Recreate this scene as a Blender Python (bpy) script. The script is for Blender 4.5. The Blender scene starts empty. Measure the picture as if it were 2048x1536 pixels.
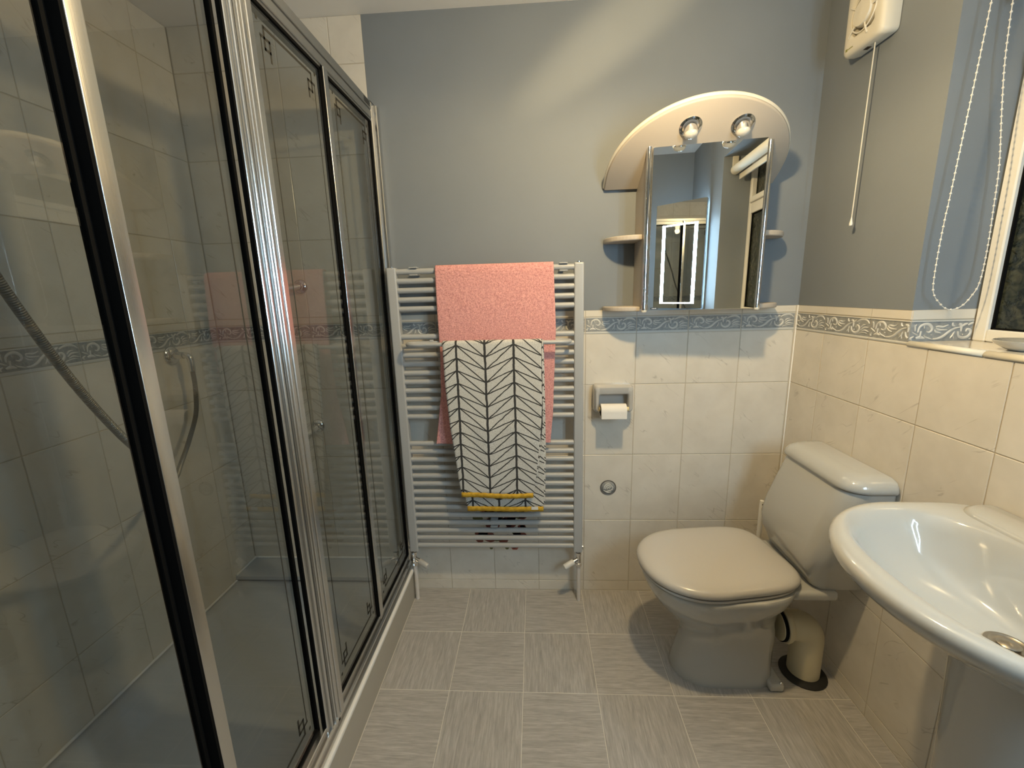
import bpy, bmesh, math, random
from mathutils import Vector, Matrix, noise
from math import pi, sin, cos, radians
random.seed(7)
S = bpy.context.scene
COL = S.collection

# ---------------------------------------------------------------- camera
H = 1.3308
cam_d = bpy.data.cameras.new('camera'); cam = bpy.data.objects.new('camera', cam_d); COL.objects.link(cam)
cam_d.sensor_width = 36; cam_d.lens = 855/2048*36; cam_d.clip_start = 0.02; cam_d.clip_end = 50
cam.matrix_world = Matrix(((0.99835164, 0.01661969, 0.05493436, 0), (0.05025864, 0.20903027, -0.97661682, 0),
                           (-0.02771401, 0.97776793, 0.20785043, H), (0, 0, 0, 1)))
S.camera = cam
# ---------------------------------------------------------------- world (night outside the window)
W = bpy.data.worlds.new('world'); S.world = W; W.use_nodes = True
W.node_tree.nodes['Background'].inputs[0].default_value = (0.02, 0.025, 0.035, 1)
W.node_tree.nodes['Background'].inputs[1].default_value = 0.3
# ---------------------------------------------------------------- light values and exposure
LAMP_POS = (0.31, 0.90, 2.04); LAMP_W = 21.0; LAMP_COL = (1.0, 0.74, 0.38)
LED_STRENGTH = 66.0; LED_COL = (0.52, 0.79, 1.0)
vs = S.view_settings; vs.view_transform = 'Standard'; vs.look = 'None'; vs.gamma = 1; vs.use_curve_mapping = False
vs.exposure = 0.86
D = 1.7224; RX = 1.0127; LX = -1.3203; CZ = 2.31; RY = -0.42; SX = -0.575

def plight(name, loc, w, col, r):
    l = bpy.data.lights.new(name, 'POINT'); l.energy = w; l.color = col; l.shadow_soft_size = r
    o = bpy.data.objects.new(name, l); COL.objects.link(o); o.location = loc; return o

# ---------------------------------------------------------------- materials
def mat(name, col, rough=0.5, metal=0.0, coat=0.0, spec=0.5, emit=None, estr=0.0):
    m = bpy.data.materials.new(name); m.use_nodes = True
    b = m.node_tree.nodes['Principled BSDF']
    b.inputs['Base Color'].default_value = (*col, 1); b.inputs['Roughness'].default_value = rough
    b.inputs['Metallic'].default_value = metal; b.inputs['Coat Weight'].default_value = coat
    b.inputs['Specular IOR Level'].default_value = spec
    if emit: b.inputs['Emission Color'].default_value = (*emit, 1); b.inputs['Emission Strength'].default_value = estr
    return m
def nodes(m): return m.node_tree.nodes, m.node_tree.links, m.node_tree.nodes['Principled BSDF']
def nnew(m, t, **kw):
    n = m.node_tree.nodes.new(t)
    for k, v in kw.items(): setattr(n, k, v)
    return n
def mth(m, op, a, b=None, c=None):
    n = nnew(m, 'ShaderNodeMath', operation=op)
    for i, v in enumerate((a, b, c)):
        if v is None: continue
        if isinstance(v, (int, float)): n.inputs[i].default_value = v
        else: m.node_tree.links.new(v, n.inputs[i])
    return n.outputs[0]
def coords(m, scale=(1, 1, 1), rot=(0, 0, 0), rnd=True):
    N, L, b = nodes(m)
    tc = nnew(m, 'ShaderNodeTexCoord'); mp = nnew(m, 'ShaderNodeMapping')
    mp.inputs['Scale'].default_value = scale; mp.inputs['Rotation'].default_value = rot
    if rnd:
        oi = nnew(m, 'ShaderNodeObjectInfo'); add = nnew(m, 'ShaderNodeVectorMath', operation='ADD')
        sc = nnew(m, 'ShaderNodeVectorMath', operation='SCALE'); sc.inputs[0].default_value = (7.3, 3.9, 5.1)
        L.new(oi.outputs['Random'], sc.inputs['Scale']); L.new(tc.outputs['Object'], add.inputs[0]); L.new(sc.outputs[0], add.inputs[1])
        L.new(add.outputs[0], mp.inputs[0])
    else: L.new(tc.outputs['Object'], mp.inputs[0])
    return mp.outputs[0]
def noise_tex(m, vec, scale, detail=4, rough=0.55, dist=0.0):
    n = nnew(m, 'ShaderNodeTexNoise'); n.inputs['Scale'].default_value = scale; n.inputs['Detail'].default_value = detail
    n.inputs['Roughness'].default_value = rough; n.inputs['Distortion'].default_value = dist
    m.node_tree.links.new(vec, n.inputs['Vector']); return n.outputs['Fac']
def ramp(m, fac, stops):
    r = nnew(m, 'ShaderNodeValToRGB'); e = r.color_ramp.elements
    while len(e) < len(stops): e.new(0.5)
    for i, (p, c) in enumerate(stops): e[i].position = p; e[i].color = (*c, 1)
    m.node_tree.links.new(fac, r.inputs[0]); return r.outputs[0]
def mixc(m, fac, a, b):
    n = nnew(m, 'ShaderNodeMix', data_type='RGBA')
    L = m.node_tree.links
    if isinstance(fac, (int, float)): n.inputs[0].default_value = fac
    else: L.new(fac, n.inputs[0])
    for s, v in ((6, a), (7, b)):
        if isinstance(v, tuple): n.inputs[s].default_value = (*v, 1)
        else: L.new(v, n.inputs[s])
    return n.outputs[2]
def bump(m, hgt, strength=0.2, dist=0.001):
    N, L, b = nodes(m); n = nnew(m, 'ShaderNodeBump'); n.inputs['Strength'].default_value = strength; n.inputs['Distance'].default_value = dist
    L.new(hgt, n.inputs['Height']); L.new(n.outputs[0], b.inputs['Normal'])
def setcol(m, c): m.node_tree.links.new(c, m.node_tree.nodes['Principled BSDF'].inputs['Base Color'])

# cream wall tile with short diagonal marble veins; (a,b) are the two in-plane axes
def tile_mat(name, rot):
    m = mat(name, (0.7, 0.66, 0.58), 0.22, spec=0.5)
    v = coords(m, (1, 1, 1), rot)
    mp2 = nnew(m, 'ShaderNodeMapping'); mp2.inputs['Scale'].default_value = (5, 5, 24); m.node_tree.links.new(v, mp2.inputs[0])
    w = noise_tex(m, mp2.outputs[0], 1.0, 2, 0.5, 0.35)
    d = mth(m, 'ABSOLUTE', mth(m, 'SUBTRACT', w, 0.5))
    vein = mth(m, 'SUBTRACT', 1.0, mth(m, 'MINIMUM', mth(m, 'DIVIDE', d, 0.012), 1.0))
    gate = mth(m, 'MINIMUM', mth(m, 'MAXIMUM', mth(m, 'MULTIPLY', mth(m, 'SUBTRACT', noise_tex(m, v, 16, 1, .5), 0.55), 9.0), 0.0), 1.0)
    f = mth(m, 'MULTIPLY', mth(m, 'MULTIPLY', vein, gate), 0.6)
    base = ramp(m, noise_tex(m, v, 9, 3, .6), [(0.3, (0.70, 0.655, 0.575)), (0.7, (0.78, 0.735, 0.655))])
    setcol(m, mixc(m, f, base, (0.42, 0.38, 0.33)))
    return m
M = {}
M['tile_xz'] = tile_mat('cream_marbled_tile_back', (0, radians(-42), 0))
M['tile_yz'] = tile_mat('cream_marbled_tile_side', (radians(42), 0, 0))
M['tile_plain'] = mat('cream_glaze', (0.74, 0.69, 0.60), 0.12)
M['grout'] = mat('grout', (0.56, 0.50, 0.40), 0.85)
M['listel_field'] = mat('grey_blue_glaze', (0.30, 0.31, 0.31), 0.5, spec=0.3)
m = M['listel_field']; setcol(m, ramp(m, noise_tex(m, coords(m), 90, 3), [(0.3, (0.25, 0.265, 0.27)), (0.7, (0.38, 0.385, 0.375))]))
M['listel_relief'] = mat('pale_grey_glaze', (0.66, 0.65, 0.61), 0.25)
M['dark_line'] = mat('dark_glaze_line', (0.16, 0.15, 0.14), 0.4)
def paint_mat(name, c):
    m = mat(name, c, 0.62, spec=0.3)
    v = coords(m, rnd=False)
    c2 = tuple(x*0.93 for x in c)
    setcol(m, ramp(m, noise_tex(m, v, 3.0, 3), [(0.3, c2), (0.7, c)]))
    bump(m, noise_tex(m, v, 350, 3), 0.12, 0.0006)
    return m
M['paint'] = paint_mat('blue_grey_emulsion', (0.225, 0.25, 0.275))
M['ceiling'] = paint_mat('white_ceiling_paint', (0.88, 0.87, 0.85))
M['white'] = mat('white_plastic', (0.80, 0.78, 0.73), 0.35)
M['upvc'] = mat('white_window_plastic', (0.82, 0.80, 0.74), 0.25)
M['cream_plastic'] = mat('cream_plastic', (0.74, 0.70, 0.60), 0.4)
M['laminate'] = mat('cream_laminate', (0.52, 0.465, 0.40), 0.5)
M['ceramic'] = mat('white_ceramic', (0.50, 0.50, 0.475), 0.09, coat=0.6, spec=0.6)
M['ceramic_grey'] = mat('pale_grey_ceramic', (0.50, 0.49, 0.47), 0.15, coat=0.5)
M['seat'] = mat('white_seat_plastic', (0.56, 0.54, 0.505), 0.22, coat=0.2)
M['chrome'] = mat('chrome', (0.78, 0.78, 0.78), 0.07, 1.0)
M['alu'] = mat('satin_silver_aluminium', (0.66, 0.66, 0.65), 0.24, 1.0)
m = M['alu']; bump(m, noise_tex(m, coords(m, (400, 400, 3), rnd=False), 1.0, 3), 0.25, 0.0004)
M['alu_dark'] = mat('dull_aluminium', (0.40, 0.41, 0.41), 0.38, 0.9)
M['rubber'] = mat('black_rubber_seal', (0.005, 0.005, 0.005), 0.8, spec=0.08)
M['rad'] = mat('silver_grey_enamel', (0.44, 0.45, 0.455), 0.33, 0.0, coat=0.25)
M['tray'] = mat('grey_white_acrylic', (0.52, 0.55, 0.58), 0.3)
M['tray_edge'] = mat('white_sealant', (0.85, 0.85, 0.83), 0.4)
M['plinth'] = mat('beige_plinth_board', (0.44, 0.41, 0.35), 0.6)
M['pipe'] = mat('painted_pipe', (0.74, 0.70, 0.66), 0.4)
M['soil'] = mat('cream_pipe_plastic', (0.70, 0.64, 0.46), 0.35)
M['paper'] = mat('tissue_paper', (0.86, 0.83, 0.78), 0.95); m = M['paper']; bump(m, noise_tex(m, coords(m), 260, 3), 0.5, 0.001)
M['wood'] = mat('pale_yellow_dowel', (0.80, 0.66, 0.34), 0.5)
M['black'] = mat('black_label', (0.01, 0.01, 0.01), 0.4)
M['green'] = mat('green_print', (0.25, 0.26, 0.05), 0.5)
M['white_print'] = mat('white_print', (0.8, 0.8, 0.8), 0.5)
M['blind'] = mat('cream_blind_fabric', (0.70, 0.67, 0.58), 0.7)
M['etch'] = mat('dark_etched_line', (0.05, 0.048, 0.042), 0.8, spec=0.05)
M['mirror'] = mat('mirror_silver', (0.90, 0.92, 0.91), 0.0, 1.0)
M['bulb'] = mat('frosted_bulb', (0.75, 0.72, 0.66), 0.12, coat=0.5)
M['hole'] = mat('dark_opening', (0.05, 0.035, 0.02), 0.8)
M['mould'] = mat('black_drain_mastic', (0.012, 0.012, 0.012), 0.7)
M['lamp_on'] = mat('lit_bulb', (1, .8, .5), 0.4, emit=(1, .72, .38), estr=40)
M['led'] = mat('lit_led_strip', (1, 1, 1), 0.4, emit=LED_COL, estr=LED_STRENGTH)
M['led_back'] = mat('lit_back_strip', (1, 1, 1), 0.4, emit=LED_COL, estr=LED_STRENGTH*.2)
M['brass'] = mat('dull_bronze_waste', (0.42, 0.38, 0.32), 0.3, 1.0)
M['yellow'] = mat('mustard_hem', (0.62, 0.36, 0.025), 0.8); m = M['yellow']
setcol(m, ramp(m, noise_tex(m, coords(m), 60, 3), [(0.35, (0.52, 0.29, 0.015)), (0.65, (0.72, 0.44, 0.04))])); bump(m, noise_tex(m, coords(m), 220, 2), .5, .001)
# vinyl floor: fine streaks along x (h) or y (v)
def floor_mat(name, sc):
    m = mat(name, (0.4, 0.38, 0.35), 0.42, spec=0.4)
    v = coords(m, sc)
    a = noise_tex(m, v, 1.0, 6, 0.65, 0.4); b2 = noise_tex(m, coords(m, tuple(s*2.3 for s in sc)), 1.0, 4, .6)
    f = mth(m, 'ADD', mth(m, 'MULTIPLY', a, 0.65), mth(m, 'MULTIPLY', b2, 0.35))
    setcol(m, ramp(m, f, [(0.30, (0.30, 0.29, 0.275)), (0.5, (0.43, 0.415, 0.395)), (0.70, (0.58, 0.565, 0.545))]))
    bump(m, f, 0.25, 0.0008)
    return m
M['floor_h'] = floor_mat('vinyl_grain_across', (11, 140, 30)); M['floor_v'] = floor_mat('vinyl_grain_along', (140, 11, 30))
M['floor_joint'] = mat('pale_floor_joint', (0.70, 0.67, 0.61), 0.7)
# pink terry
m = M['pink'] = mat('coral_pink_terry', (0.8, 0.3, 0.27), 0.95, spec=0.1)
v = coords(m, rnd=False)
setcol(m, ramp(m, noise_tex(m, v, 190, 4, .7), [(0.3, (0.60, 0.23, 0.225)), (0.62, (0.95, 0.50, 0.47))]))
bump(m, noise_tex(m, v, 330, 4, .7), 0.9, 0.003)
# printed towel (branch pattern in metres in UV space)
m = M['print'] = mat('grey_leaf_print_towel', (0.7, 0.7, 0.7), 0.9, spec=0.1)
N, L, b = nodes(m)
uvn = nnew(m, 'ShaderNodeUVMap'); sep = nnew(m, 'ShaderNodeSeparateXYZ'); L.new(uvn.outputs[0], sep.inputs[0])
vv = coords(m, rnd=False); wob = mth(m, 'MULTIPLY', mth(m, 'SUBTRACT', noise_tex(m, vv, 30, 2), 0.5), 0.006)
U = mth(m, 'ADD', sep.outputs[0], wob); V = mth(m, 'ADD', sep.outputs[1], wob)
TW = 0.107; TP = 0.048
def absd(a): return mth(m, 'ABSOLUTE', mth(m, 'SUBTRACT', mth(m, 'FRACT', mth(m, 'ADD', a, 0.5)), 0.5))
ut = mth(m, 'DIVIDE', U, TW)
trunk = mth(m, 'LESS_THAN', mth(m, 'MULTIPLY', absd(ut), TW), 0.0042)
s_ = mth(m, 'PINGPONG', ut, 1.0); w_ = mth(m, 'DIVIDE', V, TP)
l1 = mth(m, 'LESS_THAN', mth(m, 'MULTIPLY', absd(mth(m, 'SUBTRACT', w_, s_)), TP*0.91), 0.0021)
l2 = mth(m, 'LESS_THAN', mth(m, 'MULTIPLY', absd(mth(m, 'SUBTRACT', w_, mth(m, 'MULTIPLY', s_, 2.0))), TP*0.74), 0.0021)
ln = mth(m, 'MAXIMUM', mth(m, 'MAXIMUM', trunk, l1), l2)
base = ramp(m, noise_tex(m, vv, 420, 3, .8), [(0.35, (0.42, 0.41, 0.38)), (0.65, (0.80, 0.79, 0.75))])
setcol(m, mixc(m, ln, base, (0.055, 0.055, 0.055))); bump(m, noise_tex(m, vv, 420, 3), 0.4, 0.0012)
# obscure window glass at night
m = M['obscure'] = mat('patterned_dark_glass', (0.012, 0.016, 0.016), 0.12, spec=0.6)
v = coords(m, rnd=False); bump(m, noise_tex(m, v, 34, 3, .6, .8), 0.9, 0.006)
setcol(m, ramp(m, noise_tex(m, v, 38, 2, .6, .8), [(0.4, (0.012, 0.018, 0.018)), (0.65, (0.06, 0.065, 0.045))]))
# tinted shower glass: see-through with a glossy face
m = M['glass'] = bpy.data.materials.new('smoked_shower_glass'); m.use_nodes = True; m.node_tree.nodes.clear()
o_ = nnew(m, 'ShaderNodeOutputMaterial'); t_ = nnew(m, 'ShaderNodeBsdfTransparent'); g_ = nnew(m, 'ShaderNodeBsdfGlossy')
t_.inputs[0].default_value = (0.735, 0.755, 0.76, 1); g_.inputs['Roughness'].default_value = 0.0; g_.inputs[0].default_value = (1, 1, 1, 1)
fr = nnew(m, 'ShaderNodeFresnel'); fr.inputs[0].default_value = 1.5; mx = nnew(m, 'ShaderNodeMixShader'); L = m.node_tree.links
ge = nnew(m, 'ShaderNodeNewGeometry')
L.new(mth(m, 'MULTIPLY', fr.outputs[0], mth(m, 'SUBTRACT', 1.0, ge.outputs['Backfacing'])), mx.inputs[0]); L.new(t_.outputs[0], mx.inputs[1]); L.new(g_.outputs[0], mx.inputs[2]); L.new(mx.outputs[0], o_.inputs[0])
m = M['hose'] = mat('chrome_shower_hose', (0.36, 0.35, 0.32), 0.35, 0.8)
tcn = nnew(m, 'ShaderNodeUVMap'); sp = nnew(m, 'ShaderNodeSeparateXYZ'); m.node_tree.links.new(tcn.outputs[0], sp.inputs[0])
bump(m, mth(m, 'SINE', mth(m, 'MULTIPLY', sp.outputs[1], 1700.0)), 0.8, 0.002)

# ---------------------------------------------------------------- builders
def org(o):
    while o.parent: o = o.parent
    return o.location
def thing(name, label, cat, loc, group=None):
    o = bpy.data.objects.new(name, None); COL.objects.link(o); o.location = loc; o.empty_display_size = 0.05
    o['label'] = label; o['category'] = cat
    if group: o['group'] = group
    return o
def tag(o, label, cat, group=None):
    o['label'] = label; o['category'] = cat
    if group: o['group'] = group
    return o
def meshobj(name, verts, faces, material, parent=None, smooth=True, uvs=None, midx=None, base=None):
    """verts in world space; the object's origin is its thing's base"""
    if parent is not None: O = Vector(org(parent))
    elif base is not None: O = Vector(base)
    else:
        xs = [v[0] for v in verts]; ys = [v[1] for v in verts]; zs = [v[2] for v in verts]
        O = Vector(((min(xs)+max(xs))/2, (min(ys)+max(ys))/2, min(zs)))
    me = bpy.data.meshes.new(name)
    me.from_pydata([tuple(Vector(v)-O) for v in verts], [], faces)
    mats = material if isinstance(material, (list, tuple)) else [material]
    for k in mats: me.materials.append(M[k] if isinstance(k, str) else k)
    if midx: me.polygons.foreach_set('material_index', midx)
    if smooth: me.polygons.foreach_set('use_smooth', [True]*len(me.polygons))
    if uvs:
        uv = me.uv_layers.new(name='UVMap')
        for lp in me.loops: uv.data[lp.index].uv = uvs[lp.vertex_index]
    me.update()
    o = bpy.data.objects.new(name, me); COL.objects.link(o)
    if parent is not None: o.parent = parent
    else: o.location = O
    return o
def box_vf(lo, hi, bev=0.0, seg=2):
    bm = bmesh.new(); bmesh.ops.create_cube(bm, size=1)
    c = [(a+b)/2 for a, b in zip(lo, hi)]; s = [abs(b-a) for a, b in zip(lo, hi)]
    for v in bm.verts: v.co = Vector((c[i]+v.co[i]*s[i] for i in range(3)))
    if bev > 0: bmesh.ops.bevel(bm, geom=list(bm.edges), offset=min(bev, min(s)*0.49), segments=seg, profile=0.5, affect='EDGES')
    bm.verts.index_update()
    vs_ = [tuple(v.co) for v in bm.verts]; fs = [[v.index for v in f.verts] for f in bm.faces]; bm.free(); return vs_, fs
def box(name, lo, hi, material, parent=None, bev=0.0, seg=2, rot=None, pivot=None):
    v, f = box_vf(lo, hi, bev, seg)
    if rot is not None:
        p = Vector(pivot if pivot else [(a+b)/2 for a, b in zip(lo, hi)])
        v = [p + rot @ (Vector(q)-p) for q in v]
    return meshobj(name, v, f, material, parent, smooth=False if bev == 0 else True) if bev == 0 else autosm(meshobj(name, v, f, material, parent))
def autosm(o):
    try:
        for p in o.data.polygons: p.use_smooth = True
        md = o.modifiers.new('wn', 'WEIGHTED_NORMAL'); md.keep_sharp = True
    except Exception: pass
    return o
class MB:
    def __init__(s): s.v = []; s.f = []; s.m = []
    def add(s, vf, mi=0):
        n = len(s.v); s.v += [tuple(q) for q in vf[0]]; s.f += [[i+n for i in f] for f in vf[1]]; s.m += [mi]*len(vf[1]); return s
    def build(s, name, material, parent=None, smooth=True, base=None):
        return meshobj(name, s.v, s.f, material, parent, smooth, midx=s.m, base=base)
def frames(pts, closed=False):
    pts = [Vector(p) for p in pts]; n = len(pts); T = []
    for i in range(n):
        if closed: t = pts[(i+1) % n]-pts[i-1]
        else: t = pts[min(i+1, n-1)]-pts[max(i-1, 0)]
        T.append(t.normalized())
    up = Vector((0, 0, 1)) if abs(T[0].z) < 0.9 else Vector((0, 1, 0))
    nrm = (up-T[0]*up.dot(T[0])).normalized(); out = []
    for i in range(n):
        if i:
            nrm = nrm - T[i]*nrm.dot(T[i])
            nrm.normalize()
        out.append((pts[i], T[i], nrm, T[i].cross(nrm)))
    return out
def tube_vf(pts, r, seg=12, closed=False, cap=True, want_uv=False):
    fr_ = frames(pts, closed); vs_, fs, uv = [], [], []; dist = 0
    for i, (p, t, n, b) in enumerate(fr_):
        rr = r[i] if isinstance(r, (list, tuple)) else r
        if i: dist += (p-fr_[i-1][0]).length
        for k in range(seg):
            a = 2*pi*k/seg; vs_.append(p+n*(rr*cos(a))+b*(rr*sin(a))); uv.append((k/seg, dist))
    m_ = len(fr_)
    for i in range(m_ if closed else m_-1):
        j = (i+1) % m_
        for k in range(seg): k2 = (k+1) % seg; fs.append([i*seg+k, i*seg+k2, j*seg+k2, j*seg+k])
    if cap and not closed: fs.append(list(range(seg))[::-1]); fs.append([(m_-1)*seg+k for k in range(seg)])
    return (vs_, fs, uv) if want_uv else (vs_, fs)
def tube(name, pts, r, material, parent=None, seg=14, closed=False, cap=True):
    v, f, uv = tube_vf(pts, r, seg, closed, cap, True)
    o = meshobj(name, v, f, material, parent, uvs=uv); sharp_caps(o); return o
def sharp_caps(o, ang=50):
    me = o.data; bm = bmesh.new(); bm.from_mesh(me)
    for e in bm.edges:
        if len(e.link_faces) == 2 and e.calc_face_angle(0) > radians(ang): e.smooth = False
    bm.to_mesh(me); bm.free(); return o
def smooth_path(ctrl, n=8):
    P = [Vector(p) for p in ctrl]; P = [P[0]*2-P[1]] + P + [P[-1]*2-P[-2]]; out = []
    for i in range(1, len(P)-2):
        for k in range(n):
            t = k/n; a, b, c, d = P[i-1], P[i], P[i+1], P[i+2]
            out.append(0.5*((2*b)+(c-a)*t+(2*a-5*b+4*c-d)*t*t+(3*b-a-3*c+d)*t**3))
    out.append(P[-2]); return out
def lathe_vf(c, axis, prof, seg=28):
    """prof: (radius, distance along axis) pairs"""
    ax = Vector(axis).normalized(); q = Vector((0, 0, 1)).rotation_difference(ax); vs_, fs = [], []
    for (r, d) in prof:
        for k in range(seg):
            a = 2*pi*k/seg; vs_.append(Vector(c)+q @ Vector((r*cos(a), r*sin(a), d)))
    for i in range(len(prof)-1):
        for k in range(seg): k2 = (k+1) % seg; fs.append([i*seg+k, i*seg+k2, (i+1)*seg+k2, (i+1)*seg+k])
    if prof[0][0] > 1e-5: fs.append(list(range(seg))[::-1])
    if prof[-1][0] > 1e-5: fs.append([(len(prof)-1)*seg+k for k in range(seg)])
    return vs_, fs
def lathe(name, c, axis, prof, material, parent=None, seg=28, ang=40):
    return sharp_caps(meshobj(name, *lathe_vf(c, axis, prof, seg), material, parent), ang)
def loft_vf(rings, cap0=True, cap1=True):
    n = len(rings[0]); vs_ = [p for r in rings for p in r]; fs = []
    for i in range(len(rings)-1):
        for k in range(n): k2 = (k+1) % n; fs.append([i*n+k, i*n+k2, (i+1)*n+k2, (i+1)*n+k])
    if cap0: fs.append(list(range(n))[::-1])
    if cap1: fs.append([(len(rings)-1)*n+k for k in range(n)])
    return vs_, fs
def loft(name, rings, material, parent=None, cap0=True, cap1=True, ang=60):
    o = sharp_caps(meshobj(name, *loft_vf(rings, cap0, cap1), material, parent), ang); return o
def prism_vf(poly, plane, a, b):
    """poly of 2D points extruded from a to b along the third axis; plane 'xy','xz','yz'"""
    def P(u, v, w): return {'xy': (u, v, w), 'xz': (u, w, v), 'yz': (w, u, v)}[plane]
    n = len(poly); vs_ = [P(u, v, a) for u, v in poly]+[P(u, v, b) for u, v in poly]
    fs = [list(range(n))[::-1], list(range(n, 2*n))]+[[i, (i+1) % n, n+(i+1) % n, n+i] for i in range(n)]
    return vs_, fs
def fixn(o):
    bm = bmesh.new(); bm.from_mesh(o.data); bmesh.ops.recalc_face_normals(bm, faces=bm.faces); bm.to_mesh(o.data); bm.free(); return o
def struct(o): o['kind'] = 'structure'; return o

# ---------------------------------------------------------------- walls with individual tiles
# plane mapping: u runs along the wall, v is z, w is depth behind the tile face
def PL(side):
    return {'back': lambda u, v, w: (u, D+w, v), 'right': lambda u, v, w: (RX+w, u, v), 'left': lambda u, v, w: (LX-w, u, v),
            'cheek': lambda u, v, w: (u, 1.2135+w, v)}[side]
_tc = {}
def tile(side, u0, u1, v0, v1, parent, material=None, name='wall_tile', off=0.0):
    g = 0.0012; c = 0.0011; u0 += g; u1 -= g; v0 += g; v1 -= g
    if u1-u0 < 0.004 or v1-v0 < 0.004: return None
    w, h = round(u1-u0, 4), round(v1-v0, 4); material = material or ('tile_xz' if side in ('back', 'cheek') else 'tile_yz')
    key = (side, w, h, material); P = PL(side)
    if key not in _tc:
        z = P(0, 0, 0)
        def q(a, b, d): p = P(a, b, d); return (p[0]-z[0], p[1]-z[1], p[2]-z[2])
        vs_ = [q(-w/2, -h/2, .0020), q(w/2, -h/2, .0020), q(w/2, h/2, .0020), q(-w/2, h/2, .0020),
               q(-w/2, -h/2, .0010), q(w/2, -h/2, .0010), q(w/2, h/2, .0010), q(-w/2, h/2, .0010),
               q(-w/2+c, -h/2+c, 0), q(w/2-c, -h/2+c, 0), q(w/2-c, h/2-c, 0), q(-w/2+c, h/2-c, 0)]
        fs = [[8, 9, 10, 11]]+[[i, (i+1) % 4, 4+(i+1) % 4, 4+i] for i in range(4)]+[[4+i, 4+(i+1) % 4, 8+(i+1) % 4, 8+i] for i in range(4)]
        me = bpy.data.meshes.new(name); me.from_pydata(vs_, [], fs); me.materials.append(M[material])
        bm = bmesh.new(); bm.from_mesh(me); bmesh.ops.recalc_face_normals(bm, faces=bm.faces)
        # open shell: make the front face look out of the wall
        bm.faces.ensure_lookup_table(); outv = Vector(q(0, 0, -1))
        if bm.faces[0].normal.dot(outv) < 0: bmesh.ops.reverse_faces(bm, faces=bm.faces)
        bm.to_mesh(me); bm.free(); _tc[key] = me
    o = bpy.data.objects.new(name, _tc[key]); COL.objects.link(o); o.parent = parent
    jit = random.uniform(-.00025, .00025)
    o.location = Vector(P((u0+u1)/2, (v0+v1)/2, jit+off)) - Vector(org(parent)); return o

# scroll relief of the border tile, drawn in a 1490 x 400 frame
def ribbon_vf(pts, w, conv, hgt):
    P = [Vector((a, b, 0)) for a, b in pts]
    P = smooth_path(P, 5) if len(P) > 2 else P
    n = len(P); vs_, fs = [], []
    for i, p in enumerate(P):
        t = (P[min(i+1, n-1)]-P[max(i-1, 0)]).normalized(); nn = Vector((-t.y, t.x, 0))
        s = i/(n-1); ww = w*(0.35+0.65*sin(pi*min(max(s*0.9+0.08, 0), 1)))*0.5
        for k, hh in ((-1, 0), (-.35, hgt), (.35, hgt), (1, 0)): q = p+nn*ww*k; vs_.append(conv(q.x, q.y, hh))
    for i in range(n-1):
        for k in range(3): fs.append([i*4+k, i*4+k+1, (i+1)*4+k+1, (i+1)*4+k])
    return vs_, fs
SCROLL = [([(500, 250), (520, 150), (590, 100), (680, 95), (750, 150), (760, 210), (710, 250), (650, 230)], 44), ([(600, 110), (612, 175)], 34),
 ([(560, 225), (552, 345)], 60), ([(470, 365), (555, 345), (640, 368)], 48), ([(370, 235), (430, 270), (500, 305)], 24), ([(400, 100), (430, 130), (442, 225)], 24),
 ([(452, 95), (432, 130)], 20), ([(395, 400), (378, 365), (430, 328)], 34), ([(820, 150), (880, 142), (970, 150), (1060, 115)], 30),
 ([(820, 165), (900, 205), (1050, 210)], 30), ([(808, 195), (850, 245), (940, 270)], 26), ([(640, 330), (720, 365), (800, 390)], 22),
 ([(800, 385), (900, 375), (1000, 330), (1090, 250), (1180, 190), (1285, 165)], 40), ([(620, 300), (660, 350), (730, 375)], 16),
 ([(1140, 70), (1150, 120), (1190, 142)], 34), ([(1250, 100), (1310, 130), (1320, 245)], 44), ([(1420, 95), (1370, 115), (1325, 150)], 36),
 ([(1262, 240), (1290, 330), (1370, 370), (1460, 350), (1510, 280), (1490, 220), (1430, 205), (1412, 250)], 44), ([(1360, 290), (1362, 320)], 26),
 ([(1200, 240), (1175, 310), (1130, 375)], 24), ([(1178, 310), (1198, 378)], 20), ([(1430, 130), (1520, 85), (1640, 65), (1740, 95), (1800, 150)], 40),
 ([(1560, 245), (1620, 190), (1700, 178)], 28), ([(1568, 300), (1660, 240), (1790, 232)], 30), ([(1580, 335), (1680, 300), (1810, 325)], 28),
 ([(1490, 400), (1560, 372), (1680, 352), (1770, 365)], 18), ([(755, 290), (765, 308)], 26), ([(1495, 160), (1505, 178)], 20)]
_lc = {}
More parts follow.
